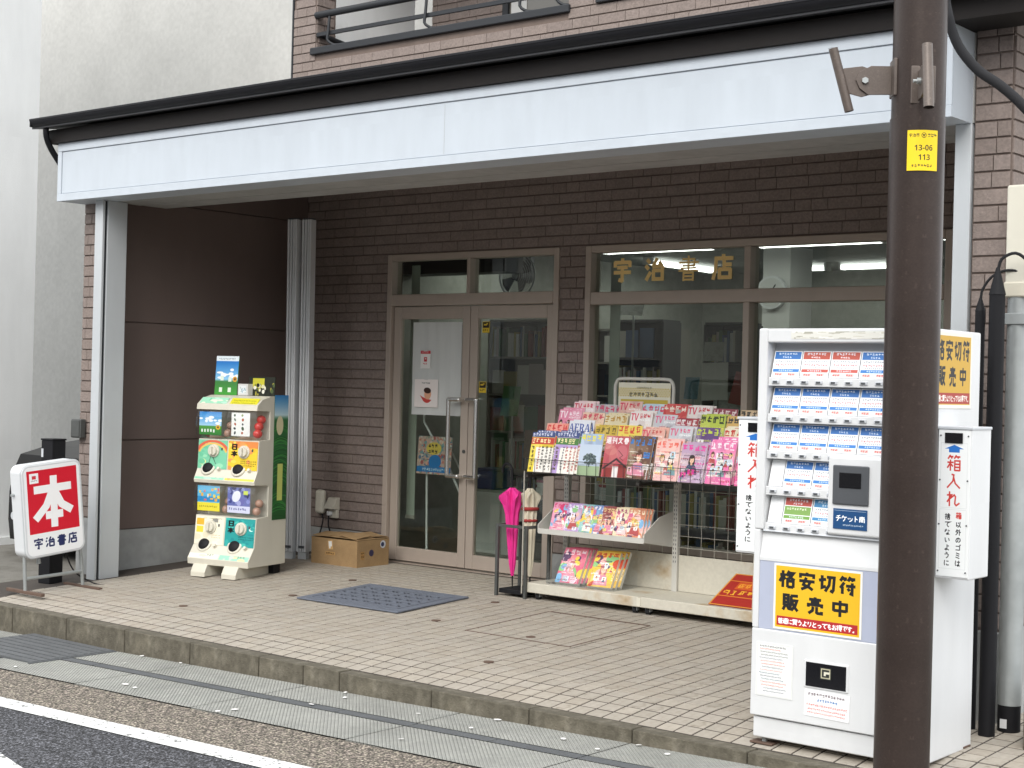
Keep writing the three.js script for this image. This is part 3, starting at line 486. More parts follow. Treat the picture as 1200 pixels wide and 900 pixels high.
// ------------------------------------------------------------------ ticket vending machine
const poster = canvas(640, 460, (g, w, h) => {
  g.fillStyle = '#f3efe6'; g.fillRect(0, 0, w, h); g.fillStyle = '#e8b620'; g.fillRect(14, 14, w - 28, h - 28);
  g.strokeStyle = '#16171c'; line(g, '格安切符', 34, 40, 128, 21, 18); line(g, '販売中', 66, 206, 122, 21, 58);
  g.fillStyle = '#b3272c'; g.fillRect(26, 366, w - 52, 66); g.strokeStyle = '#fff'; line(g, '普通に買うよりとってもお得です。', 34, 380, 40, 6.5, -4);
});
const posterMat = printed(poster, .5), bent = std({ map: canvas(640, 460, (g, w, h) => { g.fillStyle = '#e9e6da'; g.fillRect(0, 0, w, h); g.fillStyle = '#cda33a'; g.fillRect(22, 22, w - 44, h - 44); g.strokeStyle = '#1a1a1c'; line(g, '格安切符', 34, 44, 128, 19, 18); line(g, '販売中', 66, 206, 122, 19, 58); g.fillStyle = '#a5382f'; g.fillRect(26, 366, w - 52, 66); g.strokeStyle = '#f4efe6'; line(g, '普通に買うよりとってもお得です。', 34, 380, 40, 6, -4); }), roughness: .5 });
{
  const X0 = 2.55, X1 = 3.345, Z0 = 2.55, Z1 = 3.06, v = thing('ticket_vending_machine', 'white discount ticket vending machine standing at the kerb behind the brown pole', 'vending machine', [X0, 0, Z1]);
  // local: x to the right, z out of the front
  const W = X1 - X0, D = Z1 - Z0, wx0 = .045, wx1 = W - .045, wy0 = .972, wy1 = 1.768;
  const cab = part('cabinet', [rbb(0, W, .05, 1.83, -D, -.075, .008), rbb(0, wx0, .955, 1.83, -.08, 0, .008), rbb(wx1, W, .955, 1.83, -.08, 0, .008), rbb(wx0 - .002, wx1 + .002, wy1, 1.829, -.08, -.0005, .008), rbb(0, W, .145, .525, -.08, -.001, .006), rbb(0, .03, .525, .955, -.08, -.0015, .006), rbb(W - .03, W, .525, .955, -.08, -.0015, .006), rbb(.01, W - .01, .05, .14, -.08, -.015, .006)], M.vm, v);
  part('display_back', bb(wx0, wx1, wy0, wy1, -.074, -.071), M.vmGrey, v);
  part('hood', [extrude([[-.074, .955], [-.03, .955], [-.004, .835], [-.004, .822], [-.074, .822]], W - .062).rotateY(-Math.PI / 2).translate(W - .031, 0, 0)], M.vm, v);
  { const g = planarUV(prep(extrude([[-.074, .966], [-.02, .966], [-.006, .95], [-.02, .957], [-.074, .957]], W - .08))); g.rotateY(-Math.PI / 2); part('hood_lip', g.translate(W - .04, 0, 0), M.vmGrey, v); }
  part('lower_panel', rbb(.03, W - .03, .525, .822, -.074, -.006, .003), M.lavender, v);
  const cards = canvas(512, 384, (g) => { // blue, red, green and blank ticket cards
    const card = (x, y, c, c2) => { g.fillStyle = '#f2f4f6'; g.fillRect(x, y, 128, 128); g.fillStyle = c; g.fillRect(x + 4, y + 4, 120, 36); blur(g, x + 20, y + 8, 92, 13, '#e8eef8'); blur(g, x + 40, y + 25, 50, 11, '#e8eef8'); blur(g, x + 12, y + 46, 108, 10, '#8a8f9a'); blur(g, x + 12, y + 62, 108, 11, '#c06a70'); blur(g, x + 20, y + 76, 86, 9, '#9aa0ac'); g.fillStyle = c2; g.fillRect(x + 4, y + 88, 120, 15); blur(g, x + 30, y + 90, 66, 10, '#dfe8f4'); g.fillStyle = '#e9b9b4'; g.fillRect(x + 14, y + 108, 36, 14); g.fillRect(x + 74, y + 108, 36, 14); blur(g, x + 16, y + 110, 32, 10, '#b0383a'); blur(g, x + 76, y + 110, 32, 10, '#b0383a'); };
    card(0, 0, '#2f6fb8', '#3a7cc4'); card(128, 0, '#b8503f', '#c2584c'); card(256, 0, '#b5493c', '#6f9a44'); card(384, 0, '#2a66b4', '#3574c0'); card(0, 128, '#3f86b8', '#3f86b8');
    g.fillStyle = '#7ba050'; g.fillRect(260, 44, 120, 40); blur(g, 270, 50, 100, 12, '#e8f0d8'); g.fillStyle = '#eef0f2'; g.fillRect(384, 128, 128, 128);
  });
  const cm = printed(cards, .35), cell = (w, h, c, r) => { const g = box(w, h, .004), uv = g.attributes.uv, b = new THREE.BoxGeometry(1, 1, 1).attributes.uv; for (let i = 0; i < 24; i++) { const f = i >= 16 && i < 20; uv.setXY(i, (c + (f ? b.getX(i) : .02)) / 4, 1 - (r + 1 - (f ? b.getY(i) : .99)) / 3); } return g; };
  const kinds = ['bRRbb', 'bbbbb', 'bbbbb', '_bb', '_gk'], uvOf = { b: [0, 0], R: [1, 0], g: [2, 0], k: [0, 1], _: [3, 1] };
  const cw = (wx1 - wx0 - .012) / 5;
  kinds.forEach((row, r) => {
    const yb = 1.618 - r * .158, n = row.length;
    let x = wx0 + .006; const rowW = n < 5 ? .335 : wx1 - wx0;
    part('button_bar', rbb(wx0, wx0 + rowW, yb - .038, yb, -.072, -.012, .004), M.vm, v);
    let nb = n < 5 ? 5 : 10;
    for (let i = 0; i < nb; i++) { const bx = wx0 + .02 + i * (cw / 2), b = part('button', rbox(.036, .016, .008, .004, bx + .018, yb - .019, -.009), M.vmGrey, v); part('button_lens', rbox(.02, .008, .004, .0015, bx + .018, yb - .019, -.004), M.darkGrey, b); }
    [...row].forEach((k) => {
      const w = k === '_' ? cw * .5 : cw, c = part('ticket_card', cell(w - .004, .118, ...uvOf[k]).rotateX(-.28), cm, v);
      c.position.set(x + w / 2, yb + .058, -.04); x += w;
    });
  });
  // coin and bill panel
  const cp = part('payment_panel', rbb(.352, wx1, wy0 - .012, 1.292, -.07, .006, .012, 2), M.vm, v);
  part('bill_acceptor', rbb(.38, .545, 1.09, 1.255, .004, .016, .008, 2), M.darkGrey, cp); part('display', rbb(.412, .512, 1.16, 1.225, .014, .019, .002), M.screen, cp);
  part('dealer_plate', sheet(.155, .085).translate(.462, 1.03, .008), printed(canvas(310, 170, (g, w, h) => { g.fillStyle = '#1d4a7a'; g.fillRect(0, 0, w, h); g.fillStyle = '#dce6ef'; g.fillRect(10, 14, w - 20, 2); g.strokeStyle = '#fff'; line(g, 'チケット商', 22, 52, 54, 8, 0); blur(g, 90, 128, 190, 15, '#d5dfe8'); }), .4), cp);
  // printed notices and the slot
  const ps = part('sale_poster', sheet(.416, .282, .002).translate(.312, .674, -.004), posterMat, v);
  part('notice', sheet(.178, .232, .0015).translate(.118, .352, .0006), printed(canvas(256, 340, (g, w, h) => { g.fillStyle = '#e9eae8'; g.fillRect(0, 0, w, h); g.strokeStyle = '#c9cbc9'; g.lineWidth = 3; g.strokeRect(6, 6, w - 12, h - 12); const cs = ['#555', '#c8594c', '#555', '#555', '#667', '#c8594c', '#c8594c', '#556', '#c8807a', '#567', '#556', '#567', '#c8594c', '#c8594c', '#667', '#667']; cs.forEach((c, i) => blur(g, rr(16, 60), 18 + i * 19, rr(130, 200), i ? 9 : 12, c)); }), .6), v);
  part('notice', sheet(.21, .112, .0015).rotateZ(-.02).translate(.372, .238, .0006), printed(canvas(320, 180, (g, w, h) => { g.fillStyle = '#efeff0'; g.fillRect(0, 0, w, h); blur(g, 24, 18, 280, 21, '#55404a'); blur(g, 90, 56, 150, 19, '#2a69b0'); blur(g, 14, 94, 296, 16, '#d0584c'); blur(g, 24, 124, 280, 14, '#d0584c'); blur(g, 24, 148, 270, 12, '#d0584c'); }), .6), v);
  part('ticket_slot', [rbb(.262, .47, .302, .42, -.006, .004, .006, 2)], M.vm, v); part('slot_door', bb(.272, .46, .31, .412, .0, .0052), M.screen, v);
  part('slot_sign', sheet(.052, .05, .001).translate(.366, .372, .0062), printed(canvas(64, 64, (g) => { g.fillStyle = '#222522'; g.fillRect(0, 0, 64, 64); g.strokeStyle = '#b9b59a'; g.lineWidth = 6; g.strokeRect(8, 8, 48, 48); g.fillStyle = '#d9d6c4'; g.fillRect(22, 22, 32, 12); g.fillRect(22, 34, 12, 10); }), .6), v);
  part('tape_remains', sheet(.47, .032, .0015).translate(.395, 1.8, .0004), printed(canvas(512, 40, (g) => { g.fillStyle = '#d9d8d0'; g.fillRect(0, 0, 512, 40); for (let i = 0; i < 90; i++) { g.fillStyle = pick(['#c6c3b6', '#e6e5e0', '#a8a69a', '#dcdad2']); g.fillRect(rnd() * 512, rnd() < .5 ? rr(0, 10) : rr(24, 40), rr(8, 60), rr(2, 8)); } }), .8), v);
  part('side_poster', sheet(.372, .315, .002).rotateY(Math.PI / 2).translate(W + .002, 1.662, -.222), bent, v);
  for (const [x, z] of [[.05, -.05], [W - .05, -.05], [.05, -D + .05], [W - .05, -D + .05]]) { const y = floorY(Z1 + z) - .0; const l = part('levelling_foot', [cyl(.012, .012, [x, y + .006, z], [x, .055, z], 10)], M.galv, v); part('foot_plate', rbox(.11, .008, .07, .002, x, y + .005, z), M.rustSteel, l); }
}
function ticketBox(label, x, y, z, w, d) { // slim steel box for used ticket sleeves
  const b = thing('sleeve_bin', label, 'bin', [x, y, z], 0, 'slim white bins hung on the vending machine'), h = .612;
  part('case', [rbb(-w / 2, w / 2, 0, h, -d, -.004, .006)], M.vm, b);
  part('lid_rim', [rbb(-w / 2 - .004, w / 2 + .004, h - .006, h + .006, -d, .002, .003)], M.vmGrey, b);
  const face = part('front_plate', sheet(w - .012, h - .02, .004).translate(0, h / 2, -.002), printed(canvas(256, 1060, (g, W, H) => {
    g.fillStyle = '#eceeee'; g.fillRect(0, 0, W, H); g.strokeStyle = '#d5d8d8'; g.lineWidth = 3; g.strokeRect(20, 92, W - 40, 470); g.strokeRect(20, 574, W - 40, 430);
    g.fillStyle = '#1f6fc4'; g.beginPath(); g.moveTo(128, 104); g.lineTo(206, 134); g.lineTo(172, 134); g.lineTo(172, 160); g.lineTo(84, 160); g.lineTo(84, 134); g.lineTo(50, 134); g.fill();
    g.strokeStyle = '#c8362f'; column(g, '箱入れ', 66, 176, 122, 12, 8); column(g, '箱', 152, 592, 48, 8); g.strokeStyle = '#2a2a2c'; column(g, '以外のゴミは', 152, 656, 48, 7, 8); column(g, '捨てないように', 62, 602, 48, 7, 8);
  }), .5), b);
  part('slot', bb(-.04, .035, h - .062, h - .02, -.001, .0035), M.screen, b);
  for (const sx of [-1, 1]) for (const yy of [.03, .22, .4, .58]) part('screw', cyl(.004, .003, [sx * (w / 2 - .014), yy, -.001], [sx * (w / 2 - .014), yy, .0035], 8), M.darkGrey, b);
  return b;
}
ticketBox('slim white bin with red lettering, half behind the vending machine by the magazines', 2.43, .82, 2.86, .19, .2);
ticketBox('slim white bin with red lettering on the machine side under the yellow poster', 3.422, .815, 2.98, .145, .2);
part('cord', tube([[2.40, .82, 2.8], [2.402, .7, 2.8], [2.40, .55, 2.8], [2.402, .5, 2.8]], .003, 12, 6), M.creamDark);
tag(scene.children[scene.children.length - 1], 'thin pale cord dangling under the bin beside the magazine rack', 'cord');

// ------------------------------------------------------------------ brown steel pole with brackets
{
  const p = thing('utility_pole', 'dark brown tubular steel pole standing in front of the vending machine', 'pole', [3.468, roadY(3.468), 3.5]);
  part('shaft', planarUV(cyl(.1015, .0975, [0, 0, 0], [.004, 5.2, 0], 48)), M.pole, p);
  part('sleeve', planarUV(cyl(.1035, .1025, [0, 0, 0], [.001, 2.62, 0], 48, true)), M.pole, p);
  const toCam = Math.atan2(EYE[0] - 3.468, EYE[2] - 3.5);
  const plate = new THREE.CylinderGeometry(.1055, .1055, .15, 20, 1, true, toCam - .55 + .2, 1.1);
  part('number_plate', plate.translate(.002, 2.49, 0), std({ side: THREE.DoubleSide, roughness: .5, map: canvas(280, 340, (g, w, h) => {
    g.fillStyle = '#f2cf12'; g.fillRect(0, 0, w, h); g.strokeStyle = '#3a3408'; line(g, '宇治市', 12, 26, 34, 4, -2); g.lineWidth = 5; g.beginPath(); g.arc(146, 44, 20, 0, 7); g.stroke(); g.beginPath(); g.moveTo(132, 36); g.lineTo(160, 36); g.lineTo(146, 60); g.fillStyle = '#3a3408'; g.fill(); blur(g, 180, 26, 90, 32, '#5a5210');
    g.fillStyle = '#2c2a0c'; g.font = 'bold 66px sans-serif'; g.textAlign = 'center'; g.fillText('13-06', w / 2 + 6, 172); g.fillText('113', w / 2 + 12, 252); blur(g, 40, 286, 210, 28, '#4a4410');
  }) }), p);
  // two tilted flag sockets, each a short tube on hinged plates
  const socket = (turn, lean, y) => {
    const b = new THREE.Group(); b.name = 'flag_bracket'; p.add(b); b.position.set(0, y, 0); b.rotation.y = turn; b.scale.set(.92, .88, 1);
    part('clamp_plate', [rbb(.094, .108, -.075, .085, -.045, .045, .004)], M.bracket, b);
    part('ear', [extrude([[.1, -.06], [.1, .06], [.19, .06], [.235, .035], [.25, 0], [.235, -.035], [.2, -.062]], .007, .001).translate(0, 0, .012)], M.bracket, b);
    part('swivel_plate', [extrude([[.16, .0], [.175, -.055], [.225, -.07], [.3, -.05], [.31, .0], [.3, .05], [.225, .06], [.18, .045]], .007, .001).translate(0, 0, .021)], M.bracket, b);
    part('bolt', [cyl(.014, .014, [.215, -.003, .0], [.215, -.003, .042], 6), cyl(.008, .008, [.215, -.003, .04], [.215, -.003, .056], 10)], M.galv, b);
    const t = part('socket_tube', [cyl(.019, .019, [.31 + lean * -.12, .135, .02], [.31 + lean * .12, -.135, .02], 18, true), cyl(.0165, .0165, [.31 + lean * -.12, .134, .02], [.31 + lean * .12, -.134, .02], 18, true), new THREE.RingGeometry(.0165, .019, 18).rotateX(-Math.PI / 2).translate(.31 - lean * .12, .135, .02)], M.bracket, b);
    return b;
  };
  const away = YAW + Math.PI; socket(Math.PI + .64, -.3, 2.77); socket(-.95, .25, 2.73);
}
{ // thick black cable swinging off to the right
  const c = part('power_cable', tube([[3.49, 3.6, 3.42], ...[[1106, -25], [1113, 25], [1124, 55], [1146, 82], [1172, 100], [1200, 125], [1260, 190]].map(([a, b]) => onZ(a, b, 3.0))], .02, 60, 10), M.rubber);
  tag(c, 'thick black cable curving down past the brick pillar', 'cable');
}
{ // black cable guards and galvanised pipe at the brick pillar
  const g1 = thing('cable_guard', 'tall black plastic cable guard pipe with pointed cap by the brick pillar', 'cable guard', [3.33, floorY(2.35), 2.35]);
  part('pipe', cyl(.036, .034, [0, 0, 0], [0, 1.94, 0], 24), M.black, g1); part('cap', cyl(.037, .008, [0, 1.94, 0], [0, 2.06, 0], 24), M.black, g1);
  part('lead', tube([[0, 2.05, 0], [.02, 2.1, 0], [.08, 2.12, -.02], [.14, 2.05, -.05], [.16, 1.95, -.07]], .007, 20, 6), M.rubber, g1);
  const g2 = thing('cable_guard', 'shorter black cable guard pipe half hidden behind the vending machine', 'cable guard', [3.225, floorY(2.28), 2.28]);
  part('pipe', cyl(.024, .022, [0, 0, 0], [0, 1.87, 0], 20), M.black, g2); part('cap', cyl(.023, .006, [0, 1.87, 0], [0, 1.93, 0], 16), M.black, g2);
  part('lead', tube([[0, 1.92, 0], [.01, 1.97, 0], [.06, 2.03, 0], [.14, 2.05, -.02], [.26, 2.0, -.06]], .006, 20, 6), M.rubber, g2);
  const q = thing('steel_conduit', 'grey galvanised steel pipe standing at the edge of the shop front', 'pipe', [3.375, .0, 2.21]);
  part('pipe', cyl(.052, .05, [0, .19, 0], [0, 2.02, 0], 28), M.galv, q); part('foot_sleeve', cyl(.05, .05, [0, -.02, 0], [0, .19, 0], 24), M.black, q);
  part('upper_sleeve', rbb(-.05, .1, 2.02, 2.5, -.06, .05, .01), M.cream, q); part('sleeve_band', rbb(-.056, .106, 2.0, 2.07, -.066, .056, .01), M.creamDark, q);
  part('strap', [rbb(-.1, .06, 1.88, 1.93, .03, .056, .003), rbb(-.1, -.075, 1.87, 1.94, -.02, .05, .003)], M.galv, q); part('tag', bb(-.02, .01, .09, .13, .05, .053), M.vm, q);
  const k = thing('concrete_block', 'rough grey concrete block at the foot of the steel pipe', 'concrete block', [3.66, 0, 2.3]);
  part('block', rbb(-.12, .25, -.02, .27, -.2, .18, .012, 2), M.kerb, k); part('cap', rbb(-.1, .22, .27, .32, -.16, .14, .01, 2), M.baseConcrete, k);
}
// ------------------------------------------------------------------ sign on a stand, black post
{
  const s = thing('pavement_sign', 'red and white book sign box on a rusty tube stand', 'sign', [-3.18, floorY(2.7), 2.7], Math.PI / 2);
  // local x runs away from the road (to the right as one reads it), z faces the reader
  const inner = new THREE.Group(); inner.name = 'sign_box'; inner.rotation.z = .1; inner.position.set(-.005, .0, 0); s.add(inner);
  const W = .455, H = .62, y0 = .27;
  const rr4 = (w, h, r) => { const q = new THREE.Shape(), a = w / 2, b = h / 2; q.moveTo(-a + r, -b); q.lineTo(a - r, -b); q.absarc(a - r, -b + r, r, -Math.PI / 2, 0); q.lineTo(a, b - r); q.absarc(a - r, b - r, r, 0, Math.PI / 2); q.lineTo(-a + r, b); q.absarc(-a + r, b - r, r, Math.PI / 2, Math.PI); q.lineTo(-a, -b + r); q.absarc(-a + r, -b + r, r, Math.PI, 1.5 * Math.PI); return q; };
  part('case', [new THREE.ExtrudeGeometry(rr4(W, H, .05), { depth: .12, bevelEnabled: true, bevelSize: .008, bevelThickness: .008, bevelSegments: 3 }).translate(0, y0 + H / 2, -.06)], M.white, inner);
  part('rim', [new THREE.ExtrudeGeometry((() => { const a = rr4(W + .018, H + .018, .056); a.holes.push(rr4(W - .012, H - .012, .046)); return a; })(), { depth: .014, bevelEnabled: false }).translate(0, y0 + H / 2, .05)], M.alu, inner);
  const face = panelUV(new THREE.ShapeGeometry(rr4(W - .016, H - .016, .045), 8)).translate(0, y0 + H / 2, .0692);
  part('face', face, printed(canvas(512, 724, (g, w, h) => {
    g.fillStyle = '#f1f2f3'; g.fillRect(0, 0, w, h); g.fillStyle = '#d2192f'; g.fillRect(26, 30, w - 52, 516);
    g.fillStyle = '#f3f3f3'; g.fillRect(50, 52, 82, 82); g.fillStyle = '#cf3a44'; g.fillRect(74, 72, 36, 28); blur(g, 62, 106, 60, 12, '#777');
    g.strokeStyle = '#f6f6f6'; g.lineWidth = 64; const q = (a) => { g.beginPath(); a.forEach(([x, y], i) => (i ? g.lineTo(x, y) : g.moveTo(x, y))); g.stroke(); };
    q([[84, 190], [428, 190]]); q([[268, 88], [256, 512]]); q([[250, 210], [190, 330], [84, 432]]); q([[272, 210], [330, 330], [424, 392]]); q([[180, 408], [340, 408]]);
    g.strokeStyle = '#1f2a5a'; line(g, '宇治書店', 52, 580, 94, 14, 12);
  }), .35), inner);
  part('hanger', [cyl(.01, .01, [-.26, .7, -.03], [-.2, .7, -.03], 8)], M.galv, inner);
  part('underlamp', [cyl(.016, .012, [-.1, .21, 0], [-.1, .245, 0], 12)], M.galv, inner);
  part('frame', [...poly([[-.225, .02, 0], [-.268, .76, .0]], .012), ...poly([[.235, .02, 0], [.2, .34, 0]], .012), ...poly([[-.228, .1, 0], [.232, .12, 0]], .012)], M.galv, s);
  for (const x of [-.225, .235]) part('foot', rot(rbox(.03, .022, .42, .004), 0, 0, 0).translate(x, .012, .0), M.rustSteel, s);
  part('cord', tube([[.1, .3, -.05], [.2, .12, -.06], [.33, .03, -.03], [.38, .012, .05], [.44, .01, .03]], .005, 40, 6), M.rubber, s);
  const b = thing('bollard', 'black square post standing behind the book sign', 'post', [-3.52, floorY(2.5) - .004, 2.5], .1);
  part('post', rbb(-.06, .06, 0, 1.02, -.06, .06, .006), M.black, b); part('top_plate', rbb(-.064, .064, 1.02, 1.032, -.064, .064, .003), M.black, b); part('reflector', bb(-.055, -.035, .9, .96, .06, .062), M.vmGrey, b);
  const mt = thing('meter_box', 'small grey utility box fixed on the brick pillar edge', 'utility box', [-3.72, 1.15, 2.118]); part('case', rbb(-.08, .04, -.07, .07, 0, .05, .008), M.frameGrey, mt); part('cover', rbb(-.07, .03, -.06, .06, .05, .055, .003), M.frameGrey, mt);
}
// ------------------------------------------------------------------ capsule toy machine
{
  const m = thing('capsule_machine', 'cream capsule toy dispenser with four windows and bright printed panels', 'capsule machine', [-2.79, floorY(1.38), 1.62 - .24], 12 * Math.PI / 180);
  const hw = .275; m.scale.y = .935;
  // side outline (z, y), pushed across the width
  const prof = [[-.19, .09], [.25, .09], [.255, .13], [.185, .235], [.165, .46], [.03, .47], [.03, .715], [.2, .725], [.205, .745], [.165, .83], [.155, 1.06], [.03, 1.07], [.03, 1.295], [.19, 1.3], [.185, 1.335], [.13, 1.38], [.03, 1.405], [-.19, 1.405]];
  const body = part('body', [extrude(prof, 2 * hw - .008, .004).rotateY(-Math.PI / 2).translate(hw - .004, 0, 0)], M.cream, m);
  { // extrude() lays the outline in xy; turn so that x becomes z, keep outward faces
    body.geometry = planarUV(prep(extrude(prof, 2 * hw - .008, .004)).rotateY(-Math.PI / 2).translate(hw - .004, 0, 0)); }
  const art = (kind) => canvas(256, 300, (g, w, h) => {
    const soft = (c, n, a, b) => { for (let i = 0; i < n; i++) { g.fillStyle = pick(c); g.beginPath(); g.ellipse(rnd() * w, rnd() * h, rr(a, b), rr(a, b), 0, 0, 7); g.fill(); } };
    if (kind === 0) { g.fillStyle = '#7cc8a4'; g.fillRect(0, 0, w, h); soft(['#9ad8b4', '#6abf98', '#e8e39a'], 26, 10, 34); g.strokeStyle = '#d8654a'; g.lineWidth = 26; g.beginPath(); g.arc(w / 2, 150, 140, 3.4, 6); g.stroke(); g.strokeStyle = '#e9b85a'; g.lineWidth = 16; g.beginPath(); g.arc(w / 2, 160, 124, 3.4, 6); g.stroke(); g.strokeStyle = '#3b4a3c'; g.lineWidth = 5; g.beginPath(); g.moveTo(96, 260); g.lineTo(118, 140); g.lineTo(160, 250); g.stroke(); }
    if (kind === 1) { g.fillStyle = '#e6c83a'; g.fillRect(0, 0, w, h); g.fillStyle = '#e08a4a'; g.fillRect(0, 0, w, 70); soft(['#edd65a', '#e2b83a', '#ec9a5a'], 22, 8, 30); g.strokeStyle = '#17140c'; column(g, '日本', 22, 30, 62, 13, 8); blur(g, 110, 200, 140, 16, '#6a5a10'); blur(g, 110, 222, 140, 16, '#6a5a10'); blur(g, 130, 244, 120, 16, '#6a5a10'); }
    if (kind === 2) { g.fillStyle = '#ece6d2'; g.fillRect(0, 0, w, h); soft(['#f2ecda', '#e4dcc0'], 12, 12, 40); g.fillStyle = '#e2b23a'; g.fillRect(10, 24, 66, 70); g.fillStyle = '#e9d44a'; g.fillRect(12, 108, 60, 66); g.fillStyle = '#8a8a84'; g.fillRect(150, 20, 50, 40); blur(g, 120, 14, 120, 12, '#7a766a'); blur(g, 150, 190, 90, 14, '#b8a878'); blur(g, 150, 214, 90, 14, '#b8a878'); }
    if (kind === 3) { g.fillStyle = '#2a9a98'; g.fillRect(0, 0, w, h); soft(['#3aaca6', '#228c90', '#4ab8ac'], 24, 8, 34); g.strokeStyle = '#0e1414'; column(g, '日本', 18, 28, 62, 13, 8); g.fillStyle = '#c8ece4'; g.beginPath(); g.arc(226, 110, 20, 0, 7); g.fill(); g.fillStyle = '#2a9a98'; g.beginPath(); g.arc(234, 104, 16, 0, 7); g.fill(); blur(g, 120, 190, 130, 15, '#0c5a5c'); blur(g, 120, 212, 130, 15, '#0c5a5c'); }
  });
  const cardArt = (kind) => canvas(256, 256, (g, w, h) => {
    if (kind === 0) { const s = g.createLinearGradient(0, 0, 0, h); s.addColorStop(0, '#2f86d0'); s.addColorStop(.6, '#a8d4ee'); s.addColorStop(.62, '#4f9a3c'); s.addColorStop(1, '#2f7a30'); g.fillStyle = s; g.fillRect(0, 0, w, h); g.fillStyle = '#f4f8fa'; for (let i = 0; i < 9; i++) { g.beginPath(); g.ellipse(rnd() * w, rr(60, 130), rr(14, 40), rr(8, 18), 0, 0, 7); g.fill(); } g.fillStyle = '#e9b93a'; g.beginPath(); g.arc(216, 170, 26, 0, 7); g.fill(); g.fillStyle = '#6a3a1a'; g.beginPath(); g.arc(216, 170, 12, 0, 7); g.fill(); for (let i = 0; i < 5; i++) { g.fillStyle = '#e8eee4'; g.fillRect(24 + i * 34, 190 + rnd() * 10, 18, 34); } }
    if (kind === 1) { g.fillStyle = '#f0f0ea'; g.fillRect(0, 0, w, h); for (let i = 0; i < 10; i++) { g.fillStyle = pick(['#4a5a44', '#8a9a60', '#30383a', '#b05a3a']); g.beginPath(); g.ellipse(46 + (i % 2) * 110 + rr(-6, 6), 30 + Math.floor(i / 2) * 48, rr(12, 22), rr(9, 18), rnd() * 3, 0, 7); g.fill(); } blur(g, 86, 20, 20, 200, '#99a'); }
    if (kind === 2) { g.fillStyle = '#5fb4dc'; g.fillRect(0, 0, w, h); g.fillStyle = '#f0e03a'; g.fillRect(0, 170, w, 86); g.fillStyle = '#2a8ac4'; g.fillRect(0, 110, w, 50); for (let i = 0; i < 14; i++) { g.fillStyle = pick(['#e9b04a', '#e8e8e0', '#e06a6a', '#f4d44a']); g.fillRect(rnd() * 230, rr(20, 160), rr(14, 40), rr(14, 36)); } blur(g, 20, 200, 210, 22, '#a08a10'); }
    if (kind === 3) { g.fillStyle = '#6a72b0'; g.fillRect(0, 0, w, h); for (let i = 0; i < 26; i++) { g.fillStyle = pick(['#8a92cc', '#3c4484', '#aab0dc', '#262c5c']); g.beginPath(); g.ellipse(rnd() * w, rr(0, 170), rr(8, 30), rr(8, 26), rnd() * 3, 0, 7); g.fill(); } g.fillStyle = '#e8eaf4'; g.beginPath(); g.ellipse(100, 90, 44, 60, .5, 0, 7); g.fill(); g.fillStyle = '#c8d84a'; g.fillRect(180, 30, 50, 40); g.fillStyle = '#d8daf0'; g.fillRect(0, 186, w, 70); blur(g, 16, 204, 220, 26, '#4a5090'); }
  });
  const panelSlope = (z0, y0, z1, y1, w) => { const L = Math.hypot(z1 - z0, y1 - y0); return { L, a: Math.atan2(z0 - z1, y1 - y0), y: (y0 + y1) / 2, z: (z0 + z1) / 2 }; };
  let k = 0;
  for (const [yb, z0, z1, dy, top] of [[.235, .188, .168, .222, false], [.83, .168, .158, .226, true]]) for (const sx of [-1, 1]) {
    const kind = (top ? 0 : 2) + (sx > 0 ? 1 : 0), cx = sx * hw / 2;
    const f = new THREE.Group(); f.name = 'dispenser_front'; m.add(f); f.position.set(cx, yb + dy / 2, (z0 + z1) / 2 + .003); f.rotation.x = -Math.atan2(z0 - z1, dy);
    part('print', sheet(hw - .012, dy - .002, .004), printed(art(kind), .35), f);
    part('dial', [cyl(.052, .05, [.012, .03, .0], [.012, .03, .012], 28), cyl(.04, .036, [.012, .03, .012], [.012, .03, .03], 28), rbox(.016, .062, .02, .005, .012, .03, .036)], M.cream, f);
    part('coin_slot', rbox(.012, .02, .006, .002, .085, .045, .004), M.darkGrey, f);
    { const [ya, za, yc, zc] = top ? [.748, .205, .826, .167] : [.134, .2545, .232, .187], L = Math.hypot(yc - ya, zc - za);
      const ch = part('chin_print', sheet(hw - .012, L - .004, .002), printed(canvas(128, 64, (g, w, h) => { const cs = [['#8fd0b0', '#b4e0c4', '#e9eed8'], ['#e6d24a', '#efe08a', '#e0a860'], ['#ece8da', '#f2efe4', '#e0d8c0'], ['#9ad0b8', '#c4e2c4', '#dfe4a0']][kind]; g.fillStyle = cs[0]; g.fillRect(0, 0, w, h); for (let i = 0; i < 14; i++) { g.fillStyle = pick(cs); g.beginPath(); g.ellipse(rnd() * w, rnd() * h, rr(4, 18), rr(3, 10), 0, 0, 7); g.fill(); } blur(g, 76, 40, 44, 12, '#7a8a70'); }), .35), m);
      ch.position.set(cx, (ya + yc) / 2, (za + zc) / 2 + .0022); ch.rotation.x = -Math.atan2(za - zc, yc - ya); }
    // capsule exit below, set in the sloping chin
    const e = new THREE.Group(); e.name = 'capsule_exit'; m.add(e); const ez = top ? .19 : .215, ey = top ? .795 : .195; e.position.set(cx - .035, ey + .045, ez - .022); e.rotation.x = -.5;
    part('lip', new THREE.TorusGeometry(.052, .012, 10, 26).scale(1, 1.05, .8), M.cream, e);
    part('cup', new THREE.SphereGeometry(.05, 20, 12, 0, 6.3, 0, Math.PI / 2).rotateX(Math.PI / 2).scale(1, 1.05, .5), M.black, e);
    part('return_button', cyl(.016, .012, [.105, -.012, -.004], [.105, -.012, .022], 14), M.cream, e);
    // clear window with a card standing inside
    const wy0 = top ? 1.072 : .474, wh = top ? .222 : .238, wz = .205;
    const c = new THREE.Group(); c.name = 'window_bin'; m.add(c); c.position.set(cx, wy0, .03);
